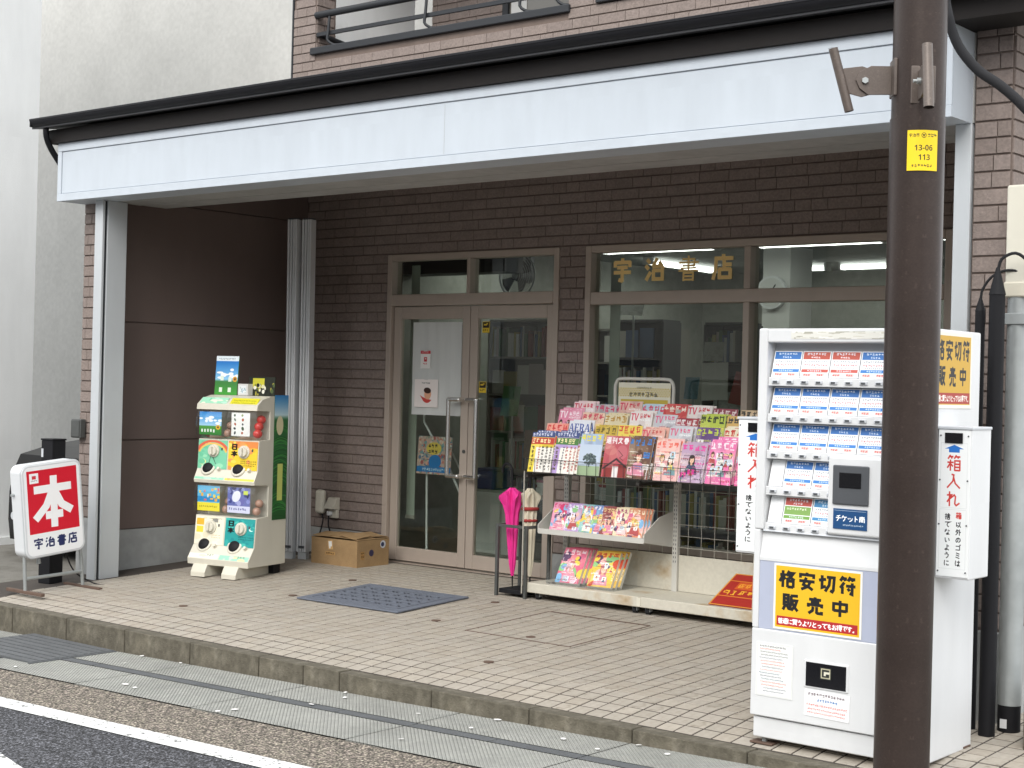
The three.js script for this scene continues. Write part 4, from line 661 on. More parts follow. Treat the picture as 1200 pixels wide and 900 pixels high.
    const shell = []; { const a = hw / 2 - .006, pr2 = [[.0, 0], [.14, 0], [.17, .02], [.178, .08], [.17, wh * .75], [.15, wh - .004]];
      const pos = []; for (let i = 0; i + 1 < pr2.length; i++) { const [za, ya] = pr2[i], [zb, yb2] = pr2[i + 1]; pos.push(-a, ya, za, a, ya, za, a, yb2, zb, -a, ya, za, a, yb2, zb, -a, yb2, zb); }
      for (const s of [-a, a]) for (let i = 1; i + 1 < pr2.length; i++) { pos.push(s, 0, 0, s, pr2[i][1], pr2[i][0], s, pr2[i + 1][1], pr2[i + 1][0]); } for (const s of [-a, a]) pos.push(s, 0, 0, s, wh - .004, .15, s, wh - .004, 0);
      const g = new THREE.BufferGeometry(); g.setAttribute('position', new THREE.Float32BufferAttribute(pos, 3)); g.setAttribute('uv', new THREE.Float32BufferAttribute(new Float32Array(pos.length / 3 * 2), 2)); g.computeVertexNormals(); shell.push(g); }
    part('clear_cover', shell, M.clear, c);
    part('display_card', sheet(hw * (kind === 1 ? .6 : .74), wh - .04, .003).translate(-.02, wh / 2 + .004, .145), printed(cardArt(kind), .4), c);
    if (kind === 1) part('capsules', [new THREE.SphereGeometry(.035, 14, 10).translate(.095, .1, .08), new THREE.SphereGeometry(.035, 14, 10).translate(.1, .045, .1), new THREE.SphereGeometry(.035, 14, 10).translate(.1, .155, .06)], std({ color: C(.6, .06, .05), roughness: .3 }), c);
    else part('capsules', [new THREE.SphereGeometry(.032, 14, 10).translate(.1, .04, .09), new THREE.SphereGeometry(.032, 14, 10).translate(.1, .1, .06)], std({ color: C(.5, .3, .22), roughness: .35 }), c);
    // bar under each window
  }
  const topCard = (x, tex) => { const g = panelUV(prep(new THREE.CylinderGeometry(.1, .1, hw - .03, 10, 1, true, .75, .8).rotateZ(Math.PI / 2))); };
  for (const [sx, c1, c2] of [[-1, '#9cd6b8', '#6fbf9a'], [1, '#d8d02e', '#8a8420']]) part('top_label', sheet(hw - .03, .075, .002).rotateX(-.72).translate(sx * hw / 2, 1.362, .163), printed(canvas(256, 80, (g, w, h) => { g.fillStyle = c1; g.fillRect(0, 0, w, h); if (sx < 0) { for (let i = 0; i < 12; i++) { g.fillStyle = pick(['#b8e4cc', c2, '#e2eed0']); g.beginPath(); g.ellipse(rnd() * w, rnd() * h, rr(8, 40), rr(6, 16), 0, 0, 7); g.fill(); } } else { blur(g, 20, 20, 220, 16, c2); blur(g, 20, 46, 220, 16, c2); } }), .4), m);
  part('side_poster', sheet(.17, .98, .002).rotateY(Math.PI / 2).translate(hw + .0015, .93, -.1), printed(canvas(160, 780, (g, w, h) => { const s = g.createLinearGradient(0, 0, 0, h); s.addColorStop(0, '#2f7fc0'); s.addColorStop(.16, '#c8e0e8'); s.addColorStop(.2, '#2f6a3a'); s.addColorStop(1, '#1c5424'); g.fillStyle = s; g.fillRect(0, 0, w, h); for (let i = 0; i < 60; i++) { g.strokeStyle = pick(['#2f7a34', '#164a1e', '#3f8a40']); g.lineWidth = 5; g.beginPath(); const y = rr(200, 780); g.moveTo(0, y); g.quadraticCurveTo(80, y - rr(20, 60), 160, y + rr(-20, 20)); g.stroke(); } g.fillStyle = '#d8cfa8'; g.beginPath(); g.ellipse(66, 190, 40, 60, 0, 0, 7); g.fill(); g.fillStyle = '#c8d070'; g.fillRect(50, 430, 60, 230); blur(g, 66, 450, 26, 190, '#5a6a20'); }), .5), m);
  for (const x of [-.15, .13]) part('foot', [extrude([[-.12, 0], [.29, 0], [.29, .03], [.26, .085], [-.12, .085]], .12, .004).rotateY(-Math.PI / 2).translate(x + .06, 0, 0)], M.cream, m);
  part('base_rail', [bb(-.24, .24, .0, .09, -.18, -.1)], M.black, m);
  // cards and boxes standing on top of it
  const put = (name, label, cat, x, z, ry) => { const t = thing(name, label, cat, m.localToWorld(new THREE.Vector3(x, 1.4095, z)).toArray(), m.rotation.y + ry); return t; };
  m.updateMatrixWorld(true);
  const a = put('card_stand', 'tall blue sky and meadow picture card standing on the capsule machine', 'display card', -.17, -.02, .05);
  part('card', sheet(.2, .29, .006).rotateX(-.08).translate(0, .146, 0), printed(canvas(256, 370, (g, w, h) => { const s = g.createLinearGradient(0, 0, 0, h); s.addColorStop(0, '#dfeaf0'); s.addColorStop(.12, '#e6eef2'); s.addColorStop(.14, '#1f74c4'); s.addColorStop(.6, '#8cc4e8'); s.addColorStop(.66, '#3a7a3c'); s.addColorStop(1, '#3f9a34'); g.fillStyle = s; g.fillRect(0, 0, w, h); for (let i = 0; i < 8; i++) { g.fillStyle = '#eef4f8'; g.beginPath(); g.ellipse(rnd() * w, rr(130, 220), rr(20, 50), rr(8, 20), 0, 0, 7); g.fill(); } g.fillStyle = '#d8a030'; g.beginPath(); g.arc(224, 220, 26, 0, 7); g.fill(); g.fillStyle = '#6a3a18'; g.beginPath(); g.arc(224, 220, 12, 0, 7); g.fill(); g.fillStyle = '#dce8d8'; for (const [x, y] of [[50, 300], [150, 300], [60, 190], [150, 200]]) g.fillRect(x, y, 36, 44); blur(g, 30, 18, 190, 18, '#8a98a4'); }), .45), a); part('strut', bb(-.02, .02, 0, .2, -.05, -.02), M.paper, a);
  const b = put('small_box', 'small white cardboard box lying between two display cards', 'box', .0, -.06, -.1); part('box', rbox(.1, .085, .12, .003, 0, .044, 0), M.paper, b); part('label', sheet(.07, .06, .001).translate(0, .044, .0608), printed(canvas(64, 64, (g) => { g.fillStyle = '#dfe4e6'; g.fillRect(0, 0, 64, 64); for (let i = 0; i < 14; i++) { g.fillStyle = pick(['#8ab0c0', '#a8b8b0', '#6a8a9a']); g.fillRect(rnd() * 56, rnd() * 56, 8, 8); } })), b);
  const c = put('card_stand', 'low dark display card with yellow print on the capsule machine', 'display card', .14, -.04, -.15);
  part('card', sheet(.27, .14, .006).rotateX(-.05).translate(0, .071, 0), printed(canvas(270, 140, (g, w, h) => { g.fillStyle = '#22261c'; g.fillRect(0, 0, w, h); g.fillStyle = '#c8c23a'; g.fillRect(40, 10, 120, 70); for (let i = 0; i < 26; i++) { g.fillStyle = pick(['#d8d4b0', '#a8a040', '#4a5a34', '#e8e6d8', '#141712']); g.beginPath(); g.ellipse(rnd() * w, rr(50, 130), rr(6, 18), rr(8, 20), 0, 0, 7); g.fill(); } }), .5), c); part('strut', bb(-.02, .02, 0, .1, -.04, -.012), M.paper, c);
}
// ------------------------------------------------------------------ folded shutter posts, wall outlet, carton, mat
for (const [x, z, lean, lab] of [[-3.175, .53, .012, 'grey ribbed shutter post leaning in the corner, next to the brown board wall'], [-3.085, .47, .008, 'grey ribbed shutter post leaning in the corner, next to the brick wall']]) {
  const s = thing('shutter_post', lab, 'shutter post', [x, .12, z], .3); const h = 2.71, gs = [];
  gs.push(bb(-.042, .042, .06, h, -.05, .012)); for (const q of [-.032, -.006, .018, .036]) gs.push(rbb(q - .009, q + .007, .06, h, .012, .028, .003));
  const b = part('profile', gs, M.alu, s); b.rotation.z = lean; b.material = M.white;
  part('foot_pin', [rbb(-.038, .038, 0, .06, -.04, .01, .004)], M.alu, s); part('latch', bb(-.02, .03, .09, .11, .028, .034), M.darkGrey, s); part('head_cap', bb(-.046, .044, h, h + .012, -.04, .01).rotateZ(lean), M.darkGrey, s);
}
{
  const o = thing('outlet_cover', 'rounded beige outdoor socket cover on the brick wall', 'socket', [-3.335, .545, .016]); part('cover', rbox(.1, .2, .06, .03, 0, 0, .03, 3), M.cream, o);
  part('cord', tube([[.02, -.09, .03], [.03, -.16, .03], [.0, -.3, .05], [-.04, -.41, .08]], .006, 20, 6), M.rubber, o);
  const p = thing('socket_box', 'beige weatherproof socket box with sloping hood beside the carton', 'socket', [-3.195, .52, .016]);
  part('hood', [extrude([[0, -.03], [.075, -.02], [.03, .06], [0, .065]], .1, .003).rotateY(-Math.PI / 2).translate(.05, 0, 0)], M.cream, p); part('face', rbb(-.05, .05, -.1, -.03, 0, .03, .004), M.cream, p); part('plug', rbb(-.03, .005, -.08, -.045, .03, .07, .006), M.vm, p);
  part('cord', tube([[-.01, -.08, .06], [.0, -.16, .07], [.03, -.26, .06], [.06, -.39, .09]], .006, 20, 6), M.rubber, p);
  const b = thing('cardboard_box', 'brown cardboard box with loosely closed flaps beside the door', 'box', [-2.645, .12, .375], .03), w = .49, d = .36, h = .205;
  part('walls', [bb(-w / 2, w / 2, 0, h, d / 2 - .005, d / 2), bb(-w / 2, w / 2, 0, h, -d / 2, -d / 2 + .005), bb(-w / 2, -w / 2 + .005, 0, h, -d / 2 + .005, d / 2 - .005), bb(w / 2 - .005, w / 2, 0, h, -d / 2 + .005, d / 2 - .005), bb(-w / 2 + .005, w / 2 - .005, 0, .006, -d / 2 + .005, d / 2 - .005)], M.kraft, b);
  const flap = (g, rx, ry, rz, x, y, z) => { const f = part('flap', g, M.kraft, b); f.rotation.set(rx, ry, rz); f.position.set(x, y, z); };
  flap(bb(0, .2, 0, .004, -d / 2, d / 2), 0, 0, .1, -w / 2, h, 0); flap(bb(-.2, 0, 0, .004, -d / 2, d / 2), 0, 0, -.16, w / 2, h + .003, 0);
  flap(bb(-w / 2 + .01, w / 2 - .01, 0, .004, -.16, 0), .12, 0, 0, 0, h + .012, d / 2 - .002); flap(bb(-w / 2 + .01, w / 2 - .01, 0, .004, 0, .16), -.05, 0, 0, 0, h + .014, -d / 2 + .002);
  const lab = (tex, w2, h2, x, y, z, ry, rz = 0) => { const q = part('label', sheet(w2, h2, .001).rotateZ(rz).rotateY(ry), tex, b); q.position.set(x, y, z); };
  lab(printed(canvas(64, 90, (g) => { g.fillStyle = '#c7a06a'; g.fillRect(0, 0, 64, 90); g.fillStyle = '#e4e4e0'; g.fillRect(10, 8, 44, 52); g.fillRect(14, 50, 20, 30); })), .05, .07, -.04, h - .05, d / 2 + .001, 0, .1);
  lab(printed(canvas(120, 30, (g) => { g.fillStyle = '#b8905a'; g.fillRect(0, 0, 120, 30); blur(g, 6, 4, 108, 22, '#3a2a18'); })), .1, .024, -.04, h - .115, d / 2 + .001, 0);
  const disc = (r, c, x, y, z) => { const q = part('round_sticker', new THREE.CylinderGeometry(r, r, .001, 26).rotateZ(Math.PI / 2), std({ color: c, roughness: .5 }), b); q.position.set(x, y, z); };
  disc(.026, C(.035, .03, .08), w / 2 + .001, .105, .02); disc(.03, C(.6, .62, .68), w / 2 + .001, .165, -.11); disc(.018, C(.03, .04, .1), w / 2 + .002, .165, -.105);
  lab(printed(canvas(40, 60, (g) => { g.fillStyle = '#a8804a'; g.fillRect(0, 0, 40, 60); blur(g, 4, 6, 32, 18, '#4a3418'); blur(g, 4, 30, 32, 18, '#4a3418'); })), .04, .06, w / 2 + .001, .09, .12, Math.PI / 2);
  // door mat with raised pattern
  const mt = thing('door_mat', 'blue grey rubber door mat in front of the glass doors', 'door mat', [-1.185, floorY(1.5) + .006, 1.505], .035), sl = Math.atan(.07 / 1.7);
  mt.rotation.order = 'YXZ'; mt.rotation.x = sl * .96;
  part('sheet', rbox(.9, .012, .72, .005, 0, .004, 0), M.mat, mt);
  part('border_rib', [bb(-.38, .38, .0099, .013, -.292, -.286), bb(-.38, .38, .0099, .013, .286, .292), bb(-.383, -.377, .0099, .013, -.286, .286), bb(.377, .383, .0099, .013, -.286, .286)], M.mat, mt);
  for (let i = 0; i < 7; i++) for (let j = 0; j < 5; j++) { const g = new THREE.TorusGeometry(.034, .008, 5, 14, Math.PI).rotateX(-Math.PI / 2).scale(1, .9, .6); g.translate(-.3 + i * .1, .011, -.2 + j * .1 + .02); part('raised_rib', g, M.mat, mt); }
}
// ------------------------------------------------------------------ magazine rack
const RX = [-.46, .44, 1.34], RZ = .45, RB = .12;
{
  const r = thing('magazine_rack', 'wheeled cream steel magazine rack with tiered wire pockets before the window', 'magazine rack', [0, RB, 0]);
  for (const x of RX) { // slotted uprights
    const u = part('upright', [rbb(x - .02, x + .02, .06, 1.3, RZ - .02, RZ + .015, .003)], M.rackClean, r); const g = [];
    for (let y = .3; y < 1.26; y += .028) for (const q of [-.008, .008]) g.push(bb(x + q - .0025, x + q + .0025, y, y + .014, RZ + .0152, RZ + .0156));
    part('slots', g, M.darkGrey, u).userData.kind = 'stuff';
  }
  for (let i = 0; i < 2; i++) { // base decks, kick panels, mesh backs
    const a = RX[i] + (i ? .003 : -.02), b = RX[i + 1] + (i ? .02 : -.003);
    part('base_deck', [rbb(a, b, .046, .112, RZ - .02, .862, .006, 2)], M.rack, r);
    part('kick_panel', [rbb(RX[i] + .022, RX[i + 1] - .022, .114, .35, RZ - .014, RZ - .004, .002)], M.rack, r);
    const g = []; for (let x = RX[i] + .09; x < RX[i + 1] - .03; x += .1) g.push(cyl(.0022, .0022, [x, .35, RZ - .006], [x, 1.05, RZ - .006], 5)); for (let y = .4; y < 1.06; y += .075) g.push(cyl(.0022, .0022, [RX[i] + .02, y, RZ - .003], [RX[i + 1] - .02, y, RZ - .003], 5));
    part('wire_mesh', g, M.wire, r);
  }
  part('price_strip', rbb(.425, .455, .05, .108, .8625, .866, .001), M.cream, r);
  for (const [x, z] of [[-.4, .82], [.39, .82], [.49, .82], [1.28, .82], [-.4, .5], [1.28, .5]]) { const c = part('caster', [cyl(.024, .024, [x - .012, .024, z], [x + .012, .024, z], 16)], M.rubber, r); part('fork', [bb(x - .018, x - .013, .02, .046, z - .015, z + .015), bb(x + .013, x + .018, .02, .046, z - .015, z + .015)], M.galv, c); }
  // lower shelf with gusset brackets
  const sh = part('shelf', [rbb(RX[0] + .02, RX[1] - .02, .452, .466, RZ, .79, .003), rbb(RX[0] + .02, RX[1] - .02, .44, .475, .788, .797, .002)], M.rackClean, r); sh.rotation.x = 0;
  for (const x of [RX[0] + .016, RX[1] - .022]) part('gusset', [extrude([[0, .4], [.05, .405], [.345, .448], [.345, .5], [.18, .6], [.0, .64]], .006).rotateY(-Math.PI / 2).translate(x + .006, 0, RZ)], M.rackClean, r);
  // tiered wire pockets
  [[.885, .855], [.745, .92], [.61, .99], [.485, 1.05]].forEach(([z, y], i) => {
    const g = []; for (let x = -.46; x < 1.36; x += .072) g.push(...poly([[x, y + .09, z + .032], [x, y, z + .03], [x, y - .002, z - .04], [x, y + .16, z - .075]], .0016, 5));
    g.push(cyl(.003, .003, [-.46, y, z + .03], [1.36, y, z + .03], 6), cyl(.0025, .0025, [-.46, y + .09, z + .032], [1.36, y + .09, z + .032], 6), cyl(.003, .003, [-.46, y, z - .04], [1.36, y, z - .04], 6));
    part('wire_pocket', g, M.darkWire, r);
  });
  for (const x of RX) part('arm', [bb(x - .012, x + .012, .82, .838, RZ, .91), ...poly([[x, .83, .9], [x, 1.2, .45]], .007)], M.darkWire, r);
  part('corner_rod', cyl(.005, .005, [-.485, .04, .9], [-.485, .86, .9], 8), M.wire, r);
}
{ // header frame above the magazines
  const s = thing('rack_header', 'rounded white tube frame with yellow checked card above the magazines', 'sign', [.13, 1.36, .41]);
  part('frame', [tube([[-.235, -.1, 0], [-.235, .1, 0], [-.235, .2, 0], [-.22, .24, 0], [-.18, .255, 0], [0, .255, 0], [.18, .255, 0], [.22, .24, 0], [.235, .2, 0], [.235, .1, 0], [.235, -.1, 0]], .012, 60, 10)], M.rackClean, s);
  part('card', sheet(.42, .31, .004).translate(0, .075, -.004), printed(canvas(420, 310, (g, w, h) => { g.fillStyle = '#d9d6c4'; g.fillRect(0, 0, w, h); g.fillStyle = '#bda53c'; for (let i = 0; i < 22; i++) for (let j = 0; j < 5; j++) { g.save(); g.translate(i * 20 + (j % 2) * 10, 40 + j * 12); g.rotate(.78); g.fillRect(-5, -5, 10, 10); g.restore(); } g.fillStyle = '#c3ac45'; g.fillRect(20, 112, w - 40, 60); blur(g, 150, 26, 120, 18, '#6a6650'); blur(g, 90, 62, 240, 34, '#575444'); }), .5), s);
}
// printed covers: one atlas, 8 x 6 cells; the last cell is bare paper
const COV = [
  // colour name, background, masthead colour, motif, masthead
  ['yellow and white', '#e6cf3a', '#c03a2a', 'tabloid', ''], ['lilac and white', '#b59ad0', '#4a7a3a', 'tabloid', ''], ['pale blue', '#a9c0dc', '#e8dc4a', 'tree', '~'], ['brick red', '#b8505a', '#f2ecec', 'house', '週刊文春'],
  ['blue and brown', '#6a4a3a', '#2f7ac8', 'portrait', '~'], ['pale pink', '#eab8b4', '#e86a5a', 'couple', '~'], ['mauve', '#b79ab8', '#e23a9a', 'woman', '~'], ['hot pink', '#e86aa8', '#f7e6f0', 'crowd', '~'], ['magenta', '#d84a8a', '#fbe8f2', 'text', '~'],
  ['coral', '#e88a78', '#d43a3a', 'couple', '~'], ['white', '#dfe4ee', '#2a4aa0', 'portrait', 'AERA'], ['mustard', '#c8a830', '#6a5a1a', 'text', '~'], ['yellow', '#e8d050', '#d4452f', 'bob', '~'], ['salmon', '#eab0a0', '#c83a3a', 'woman', 'TV'], ['silver', '#c9ccd4', '#e2608a', 'couple', 'TV'], ['purple', '#5a3a78', '#c8d84a', 'text', '~'], ['cream', '#e8ddb8', '#c83a2a', 'text', '~'], ['sand', '#dcc48a', '#4a7aa0', 'text', '~'],
  ['rose', '#e080a0', '#fbe8ee', 'crowd', 'TV'], ['peach', '#eccab0', '#d0485a', 'woman', '~'], ['buff', '#dcd0a8', '#b88a2a', 'bob', '~'], ['white and red', '#efe6e2', '#cc2f3a', 'portrait', 'TV'], ['crimson', '#9c2030', '#efe8e8', 'text', '~'], ['lime', '#b9cc40', '#2a3a1a', 'text', '~'], ['ochre', '#d8b060', '#3a3a3a', 'text', '~'], ['orange', '#e08a50', '#b83030', 'couple', '~'], ['grey', '#b8b8bc', '#d0406a', 'woman', '~'],
  ['pink and white', '#f0d2d6', '#d8405a', 'crowd', 'TV'], ['sky', '#b8d4e4', '#d84a6a', 'bob', '~'], ['flesh pink', '#e8bcae', '#cf3a4a', 'couple', 'TV'], ['red', '#cc3a3a', '#f6e8d8', 'portrait', '~'], ['tan', '#d4b890', '#30302c', 'text', '~'], ['wine', '#8a3040', '#f0e0e0', 'woman', '~'],
  // comics
  ['pink comic', '#e090b0', '#d0306a', 'comic', ''], ['violet comic', '#b090c8', '#e8e0f4', 'comic', ''], ['turquoise comic', '#80b8b8', '#d04a6a', 'comic', ''], ['dark red comic', '#8a3a34', '#e8c890', 'comic', ''], ['orange comic', '#d07a50', '#f0e0c0', 'comic', ''], ['blue comic', '#6a88c0', '#f0e8f0', 'comic', ''], ['cream comic', '#e4d4b0', '#a04a6a', 'comic', ''], ['thick pink comic magazine', '#d85a78', '#f4d8e0', 'comic', ''], ['thick yellow comic magazine', '#e8b840', '#c84a28', 'comic', ''],
];
const covers = canvas(2048, 2048, (g) => {
  g.fillStyle = '#e9e6dd'; g.fillRect(0, 0, 2048, 2048);
  const CW = 256, CH = 341;
  const face = (x, y, s, hair, cloth) => { // a plain posed figure: hair, head, shoulders
    g.fillStyle = hair; g.beginPath(); g.ellipse(x, y, s * .62, s * .78, 0, 0, 7); g.fill(); if (rnd() < .6) { g.beginPath(); g.ellipse(x, y + s * .5, s * .66, s * .75, 0, 0, 7); g.fill(); }
    g.fillStyle = cloth; g.beginPath(); g.moveTo(x - s * 1.25, y + s * 2.6); g.quadraticCurveTo(x - s * 1.1, y + s * .95, x - s * .3, y + s * .85); g.lineTo(x + s * .3, y + s * .85); g.quadraticCurveTo(x + s * 1.1, y + s * .95, x + s * 1.25, y + s * 2.6); g.fill();
    g.fillStyle = '#dfae8e'; g.fillRect(x - s * .18, y + s * .4, s * .36, s * .6); g.fillStyle = '#ebc2a4'; g.beginPath(); g.ellipse(x, y + s * .12, s * .42, s * .55, 0, 0, 7); g.fill();
    g.fillStyle = hair; g.beginPath(); g.ellipse(x - s * .05, y - s * .34, s * .46, s * .24, -.1, 0, 7); g.fill(); g.fillStyle = '#3a2a26'; g.fillRect(x - s * .24, y + s * .1, s * .14, s * .05); g.fillRect(x + s * .1, y + s * .1, s * .14, s * .05); g.fillStyle = '#b8504a'; g.fillRect(x - s * .12, y + s * .4, s * .24, s * .06);
  };
  const hairs = ['#2a1c18', '#3c2820', '#5a3a28', '#1c1616'], cl = ['#e8e4dc', '#c8d0dc', '#d88aa0', '#3a4460', '#e8c8c8', '#7aa0a8', '#b04a4a'];
  COV.forEach(([, bg, mh, motif, title], i) => {
    g.save(); g.beginPath(); const x = (i % 8) * CW, y = Math.floor(i / 8) * CH; g.rect(x, y, CW, CH); g.clip(); g.translate(x, y); g.fillStyle = bg; g.fillRect(0, 0, CW, CH); if (i > 4) { g.fillStyle = 'rgba(255,246,246,.08)'; g.fillRect(0, 0, CW, CH); }
    for (let k = 0; k < 10; k++) { g.fillStyle = pick(['rgba(255,255,255,.14)', 'rgba(60,20,40,.08)', 'rgba(255,240,200,.14)']); g.beginPath(); g.ellipse(rnd() * CW, rnd() * CH, rr(20, 80), rr(20, 80), 0, 0, 7); g.fill(); }
    if (motif === 'portrait') face(128, 150, 62, pick(hairs), pick(cl)); if (motif === 'woman') face(120, 140, 50, pick(hairs), pick(cl)); if (motif === 'bob') face(150, 150, 66, hairs[0], pick(cl));
    if (motif === 'couple') { face(82, 150, 46, pick(hairs), pick(cl)); face(172, 165, 48, pick(hairs), pick(cl)); }
    if (motif === 'crowd') for (let k = 0; k < 6; k++) face(36 + (k % 3) * 86 + (k > 2 ? 20 : 0), 110 + (k > 2 ? 90 : 0), 30, pick(hairs), pick(cl));
    if (motif === 'tabloid') { g.fillStyle = '#f0ece4'; g.fillRect(66, 130, 190, 211); g.fillStyle = '#3a4a80'; g.fillRect(0, 0, CW, 44); blur(g, 10, 6, 230, 32, '#d8dcec'); g.fillStyle = mh; g.fillRect(0, 48, CW, 56); blur(g, 12, 54, 230, 44, '#f4e8b0'); for (const q of [20, 84, 126, 168, 210]) { g.save(); g.translate(q + 30, 118); g.rotate(Math.PI / 2); blur(g, 0, 0, 210, q > 60 ? rr(22, 32) : 36, q > 60 ? pick(['#222', '#30304a', '#222', '#a03020']) : '#4a3a1a'); g.restore(); } }
    if (motif === 'tree') { g.fillStyle = '#c4d2e4'; g.fillRect(0, 90, CW, 170); g.fillStyle = '#9ab08a'; g.fillRect(0, 262, CW, 80); for (let k = 0; k < 70; k++) { g.fillStyle = pick(['#4a5a5c', '#3a484c', '#5c6c6a', '#6a7a76']); const a = rnd() * 6.3, q = Math.sqrt(rnd()); g.beginPath(); g.ellipse(132 + Math.cos(a) * q * 74, 210 + Math.sin(a) * q * 46, 12, 9, 0, 0, 7); g.fill(); } g.fillRect(126, 240, 12, 30); }
    if (motif === 'house') { g.fillStyle = '#e8dcd8'; g.fillRect(110, 250, 60, 90); g.fillStyle = '#8a2c28'; g.fillRect(170, 236, 86, 105); g.fillRect(20, 262, 90, 80); g.fillStyle = '#3a2426'; g.beginPath(); g.moveTo(4, 268); g.lineTo(140, 180); g.lineTo(256, 250); g.lineTo(250, 262); g.lineTo(140, 200); g.lineTo(12, 280); g.fill(); g.fillStyle = '#f2ecec'; g.fillRect(122, 262, 36, 80); g.strokeStyle = '#5a2a2c'; g.lineWidth = 5; g.beginPath(); g.moveTo(150, 120); g.lineTo(200, 160); g.lineTo(170, 180); g.lineTo(210, 200); g.stroke(); }
    if (motif === 'comic') { for (let k = 0; k < 16; k++) { g.fillStyle = pick([mh, '#f4e8e0', '#e8c84a', '#7ab0d8', '#d86a8a', '#f0b8b0', '#8ac080', '#5a4060']); g.beginPath(); g.ellipse(rnd() * CW, rr(60, 330), rr(14, 56), rr(14, 50), rnd() * 3, 0, 7); g.fill(); } face(128, 170, 58, pick(['#5a3040', '#c8a050', '#3a3050', '#b86a70']), pick(cl)); g.fillStyle = mh; blur(g, 14, 14, 230, 60, mh); }
    if (motif === 'text' || motif === 'couple' || motif === 'crowd' || motif === 'woman') for (let k = 0; k < 7; k++) blur(g, motif === 'text' ? rr(10, 30) : (k % 2 ? 8 : 150), 96 + k * 34, motif === 'text' ? rr(170, 230) : rr(70, 100), rr(16, 26), pick([mh, '#ffffff', '#2a2630', '#c03a5a', '#f4e070']));
    if (!['tree', 'house', 'tabloid'].includes(motif)) { // small print, inset photos and price blocks crowding the cover
      for (let k = 0; k < 4; k++) { const bx = rr(4, 190), by = rr(90, 290), bw = rr(36, 70), bh = rr(30, 54); g.fillStyle = pick(['#f4f0ec', '#f6e27a', '#f3c9d4', '#cfe0ec', mh]); g.fillRect(bx, by, bw, bh); if (rnd() < .6) face(bx + bw / 2, by + bh * .4, bh * .3, pick(hairs), pick(cl)); else { blur(g, bx + 3, by + 4, bw - 6, bh * .3, '#4a3a44'); blur(g, bx + 3, by + bh * .5, bw - 6, bh * .3, '#8a3a4a'); } }
      for (let k = 0; k < 20; k++) { const v = rnd() < .3; g.save(); g.translate(v ? pick([10, 22, 236, 246]) : rr(2, 140), rr(84, 320)); if (v) g.rotate(Math.PI / 2); blur(g, 0, 0, rr(50, 110), rr(8, 15), pick(['#2c2630', '#ffffff', '#fdfbe8', mh, '#b8304a', '#ffffff'])); g.restore(); }
      for (let k = 0; k < 160; k++) { g.fillStyle = pick(['rgba(255,255,255,.22)', 'rgba(70,30,50,.14)', 'rgba(250,220,120,.2)']); g.fillRect(rnd() * CW, rr(80, CH), rr(2, 16), rr(2, 10)); }
    }
    if (title === 'TV') { g.fillStyle = i % 2 ? '#d83a5a' : mh; g.font = 'bold 78px sans-serif'; g.fillText('TV', 10, 72); blur(g, 116, 14, 134, 40, mh); blur(g, 116, 58, 134, 18, '#ffffff'); } else if (title === 'AERA') { g.fillStyle = mh; g.font = 'bold 88px serif'; g.fillText('AERA', 2, 88); } else if (title === '~') { blur(g, 8, 10, 244, 62, mh); } else if (title) { g.strokeStyle = mh; line(g, title, 10, 14, 54, 8, 6); }
    g.restore();
  });
});
const coverMat = printed(covers, .5);
function magGeo(i, w, h, t) {
  const g = new THREE.BoxGeometry(w, h, t, 3, 4, 1), p = g.attributes.position, uv = g.attributes.uv, n = g.attributes.normal, cx = i % 8, cy = Math.floor(i / 8);
  for (let k = 0; k < p.count; k++) {
    if (n.getZ(k) > .5) uv.setXY(k, (cx + .015 + uv.getX(k) * .97) / 8, 1 - (cy + .01 + (1 - uv.getY(k)) * .98) * 341 / 2048); else uv.setXY(k, .95 + .02 * uv.getX(k), .01 + .02 * uv.getY(k));
    const q = p.getX(k) / w, v = p.getY(k) / h + .5; p.setZ(k, p.getZ(k) - .006 * v * v + .004 * (1 - 4 * q * q) * v);
  }
  g.translate(0, h / 2, 0); g.computeVertexNormals(); return g;
}
const motifName = { tabloid: 'column headlines', tree: 'a round tree', house: 'a red roofed house', portrait: 'one large face', couple: 'two people', woman: 'a standing woman', crowd: 'a group of people', text: 'dense headlines', bob: 'a dark bobbed head', comic: 'a drawn figure' };
function mag(i, x, y, z, w, h, t, tilt, yaw, where, group, copy = 0) {
  const c = COV[i], comic = c[3] === 'comic', name = comic ? 'comic_book' : c[3] === 'tabloid' ? 'newspaper' : 'magazine';
  const label = `${copy ? 'spare copy behind the ' : ''}${c[0]}${comic ? '' : ' ' + name} with ${motifName[c[3]]}, ${where}`;
  const m = part(name, magGeo(i, w, h, t), coverMat); m.rotation.order = 'YXZ'; m.position.set(x, y, z); m.rotation.set(-tilt, yaw, rr(-.015, .015)); return tag(m, label, comic ? 'comic' : name, group);
}
const row = (ids, y, z, x0, pitch, where, group, copies, w, h) => ids.forEach((i, k) => {
  const n = copies[k % copies.length], x = x0 + k * pitch + rr(-.014, .014), hh = h + rr(-.022, .018);
  for (let c = 0; c < n; c++) mag(i, x + c * rr(.006, .024), y + .004 + c * .004, z + .022 - c * .013, w + rr(-.014, .004), hh + c * rr(-.004, .01), .006, .2 + c * .012 + rr(-.03, .04), rr(-.07, .05), where, group, c);
});
row([0, 1, 2, 3, 4, 5, 6, 7, 8], RB + .856, .885, -.365, .2, 'lowest rack row', 'magazines in the lowest pocket row', [3, 3, 1, 1, 3, 3, 2, 3], .185, .262);
row([9, 10, 11, 12, 13, 14, 15, 16, 17], RB + .921, .745, -.36, .197, 'second rack row', 'magazines in the second pocket row', [3, 2, 3, 1, 3, 2, 1, 2, 2], .185, .27);
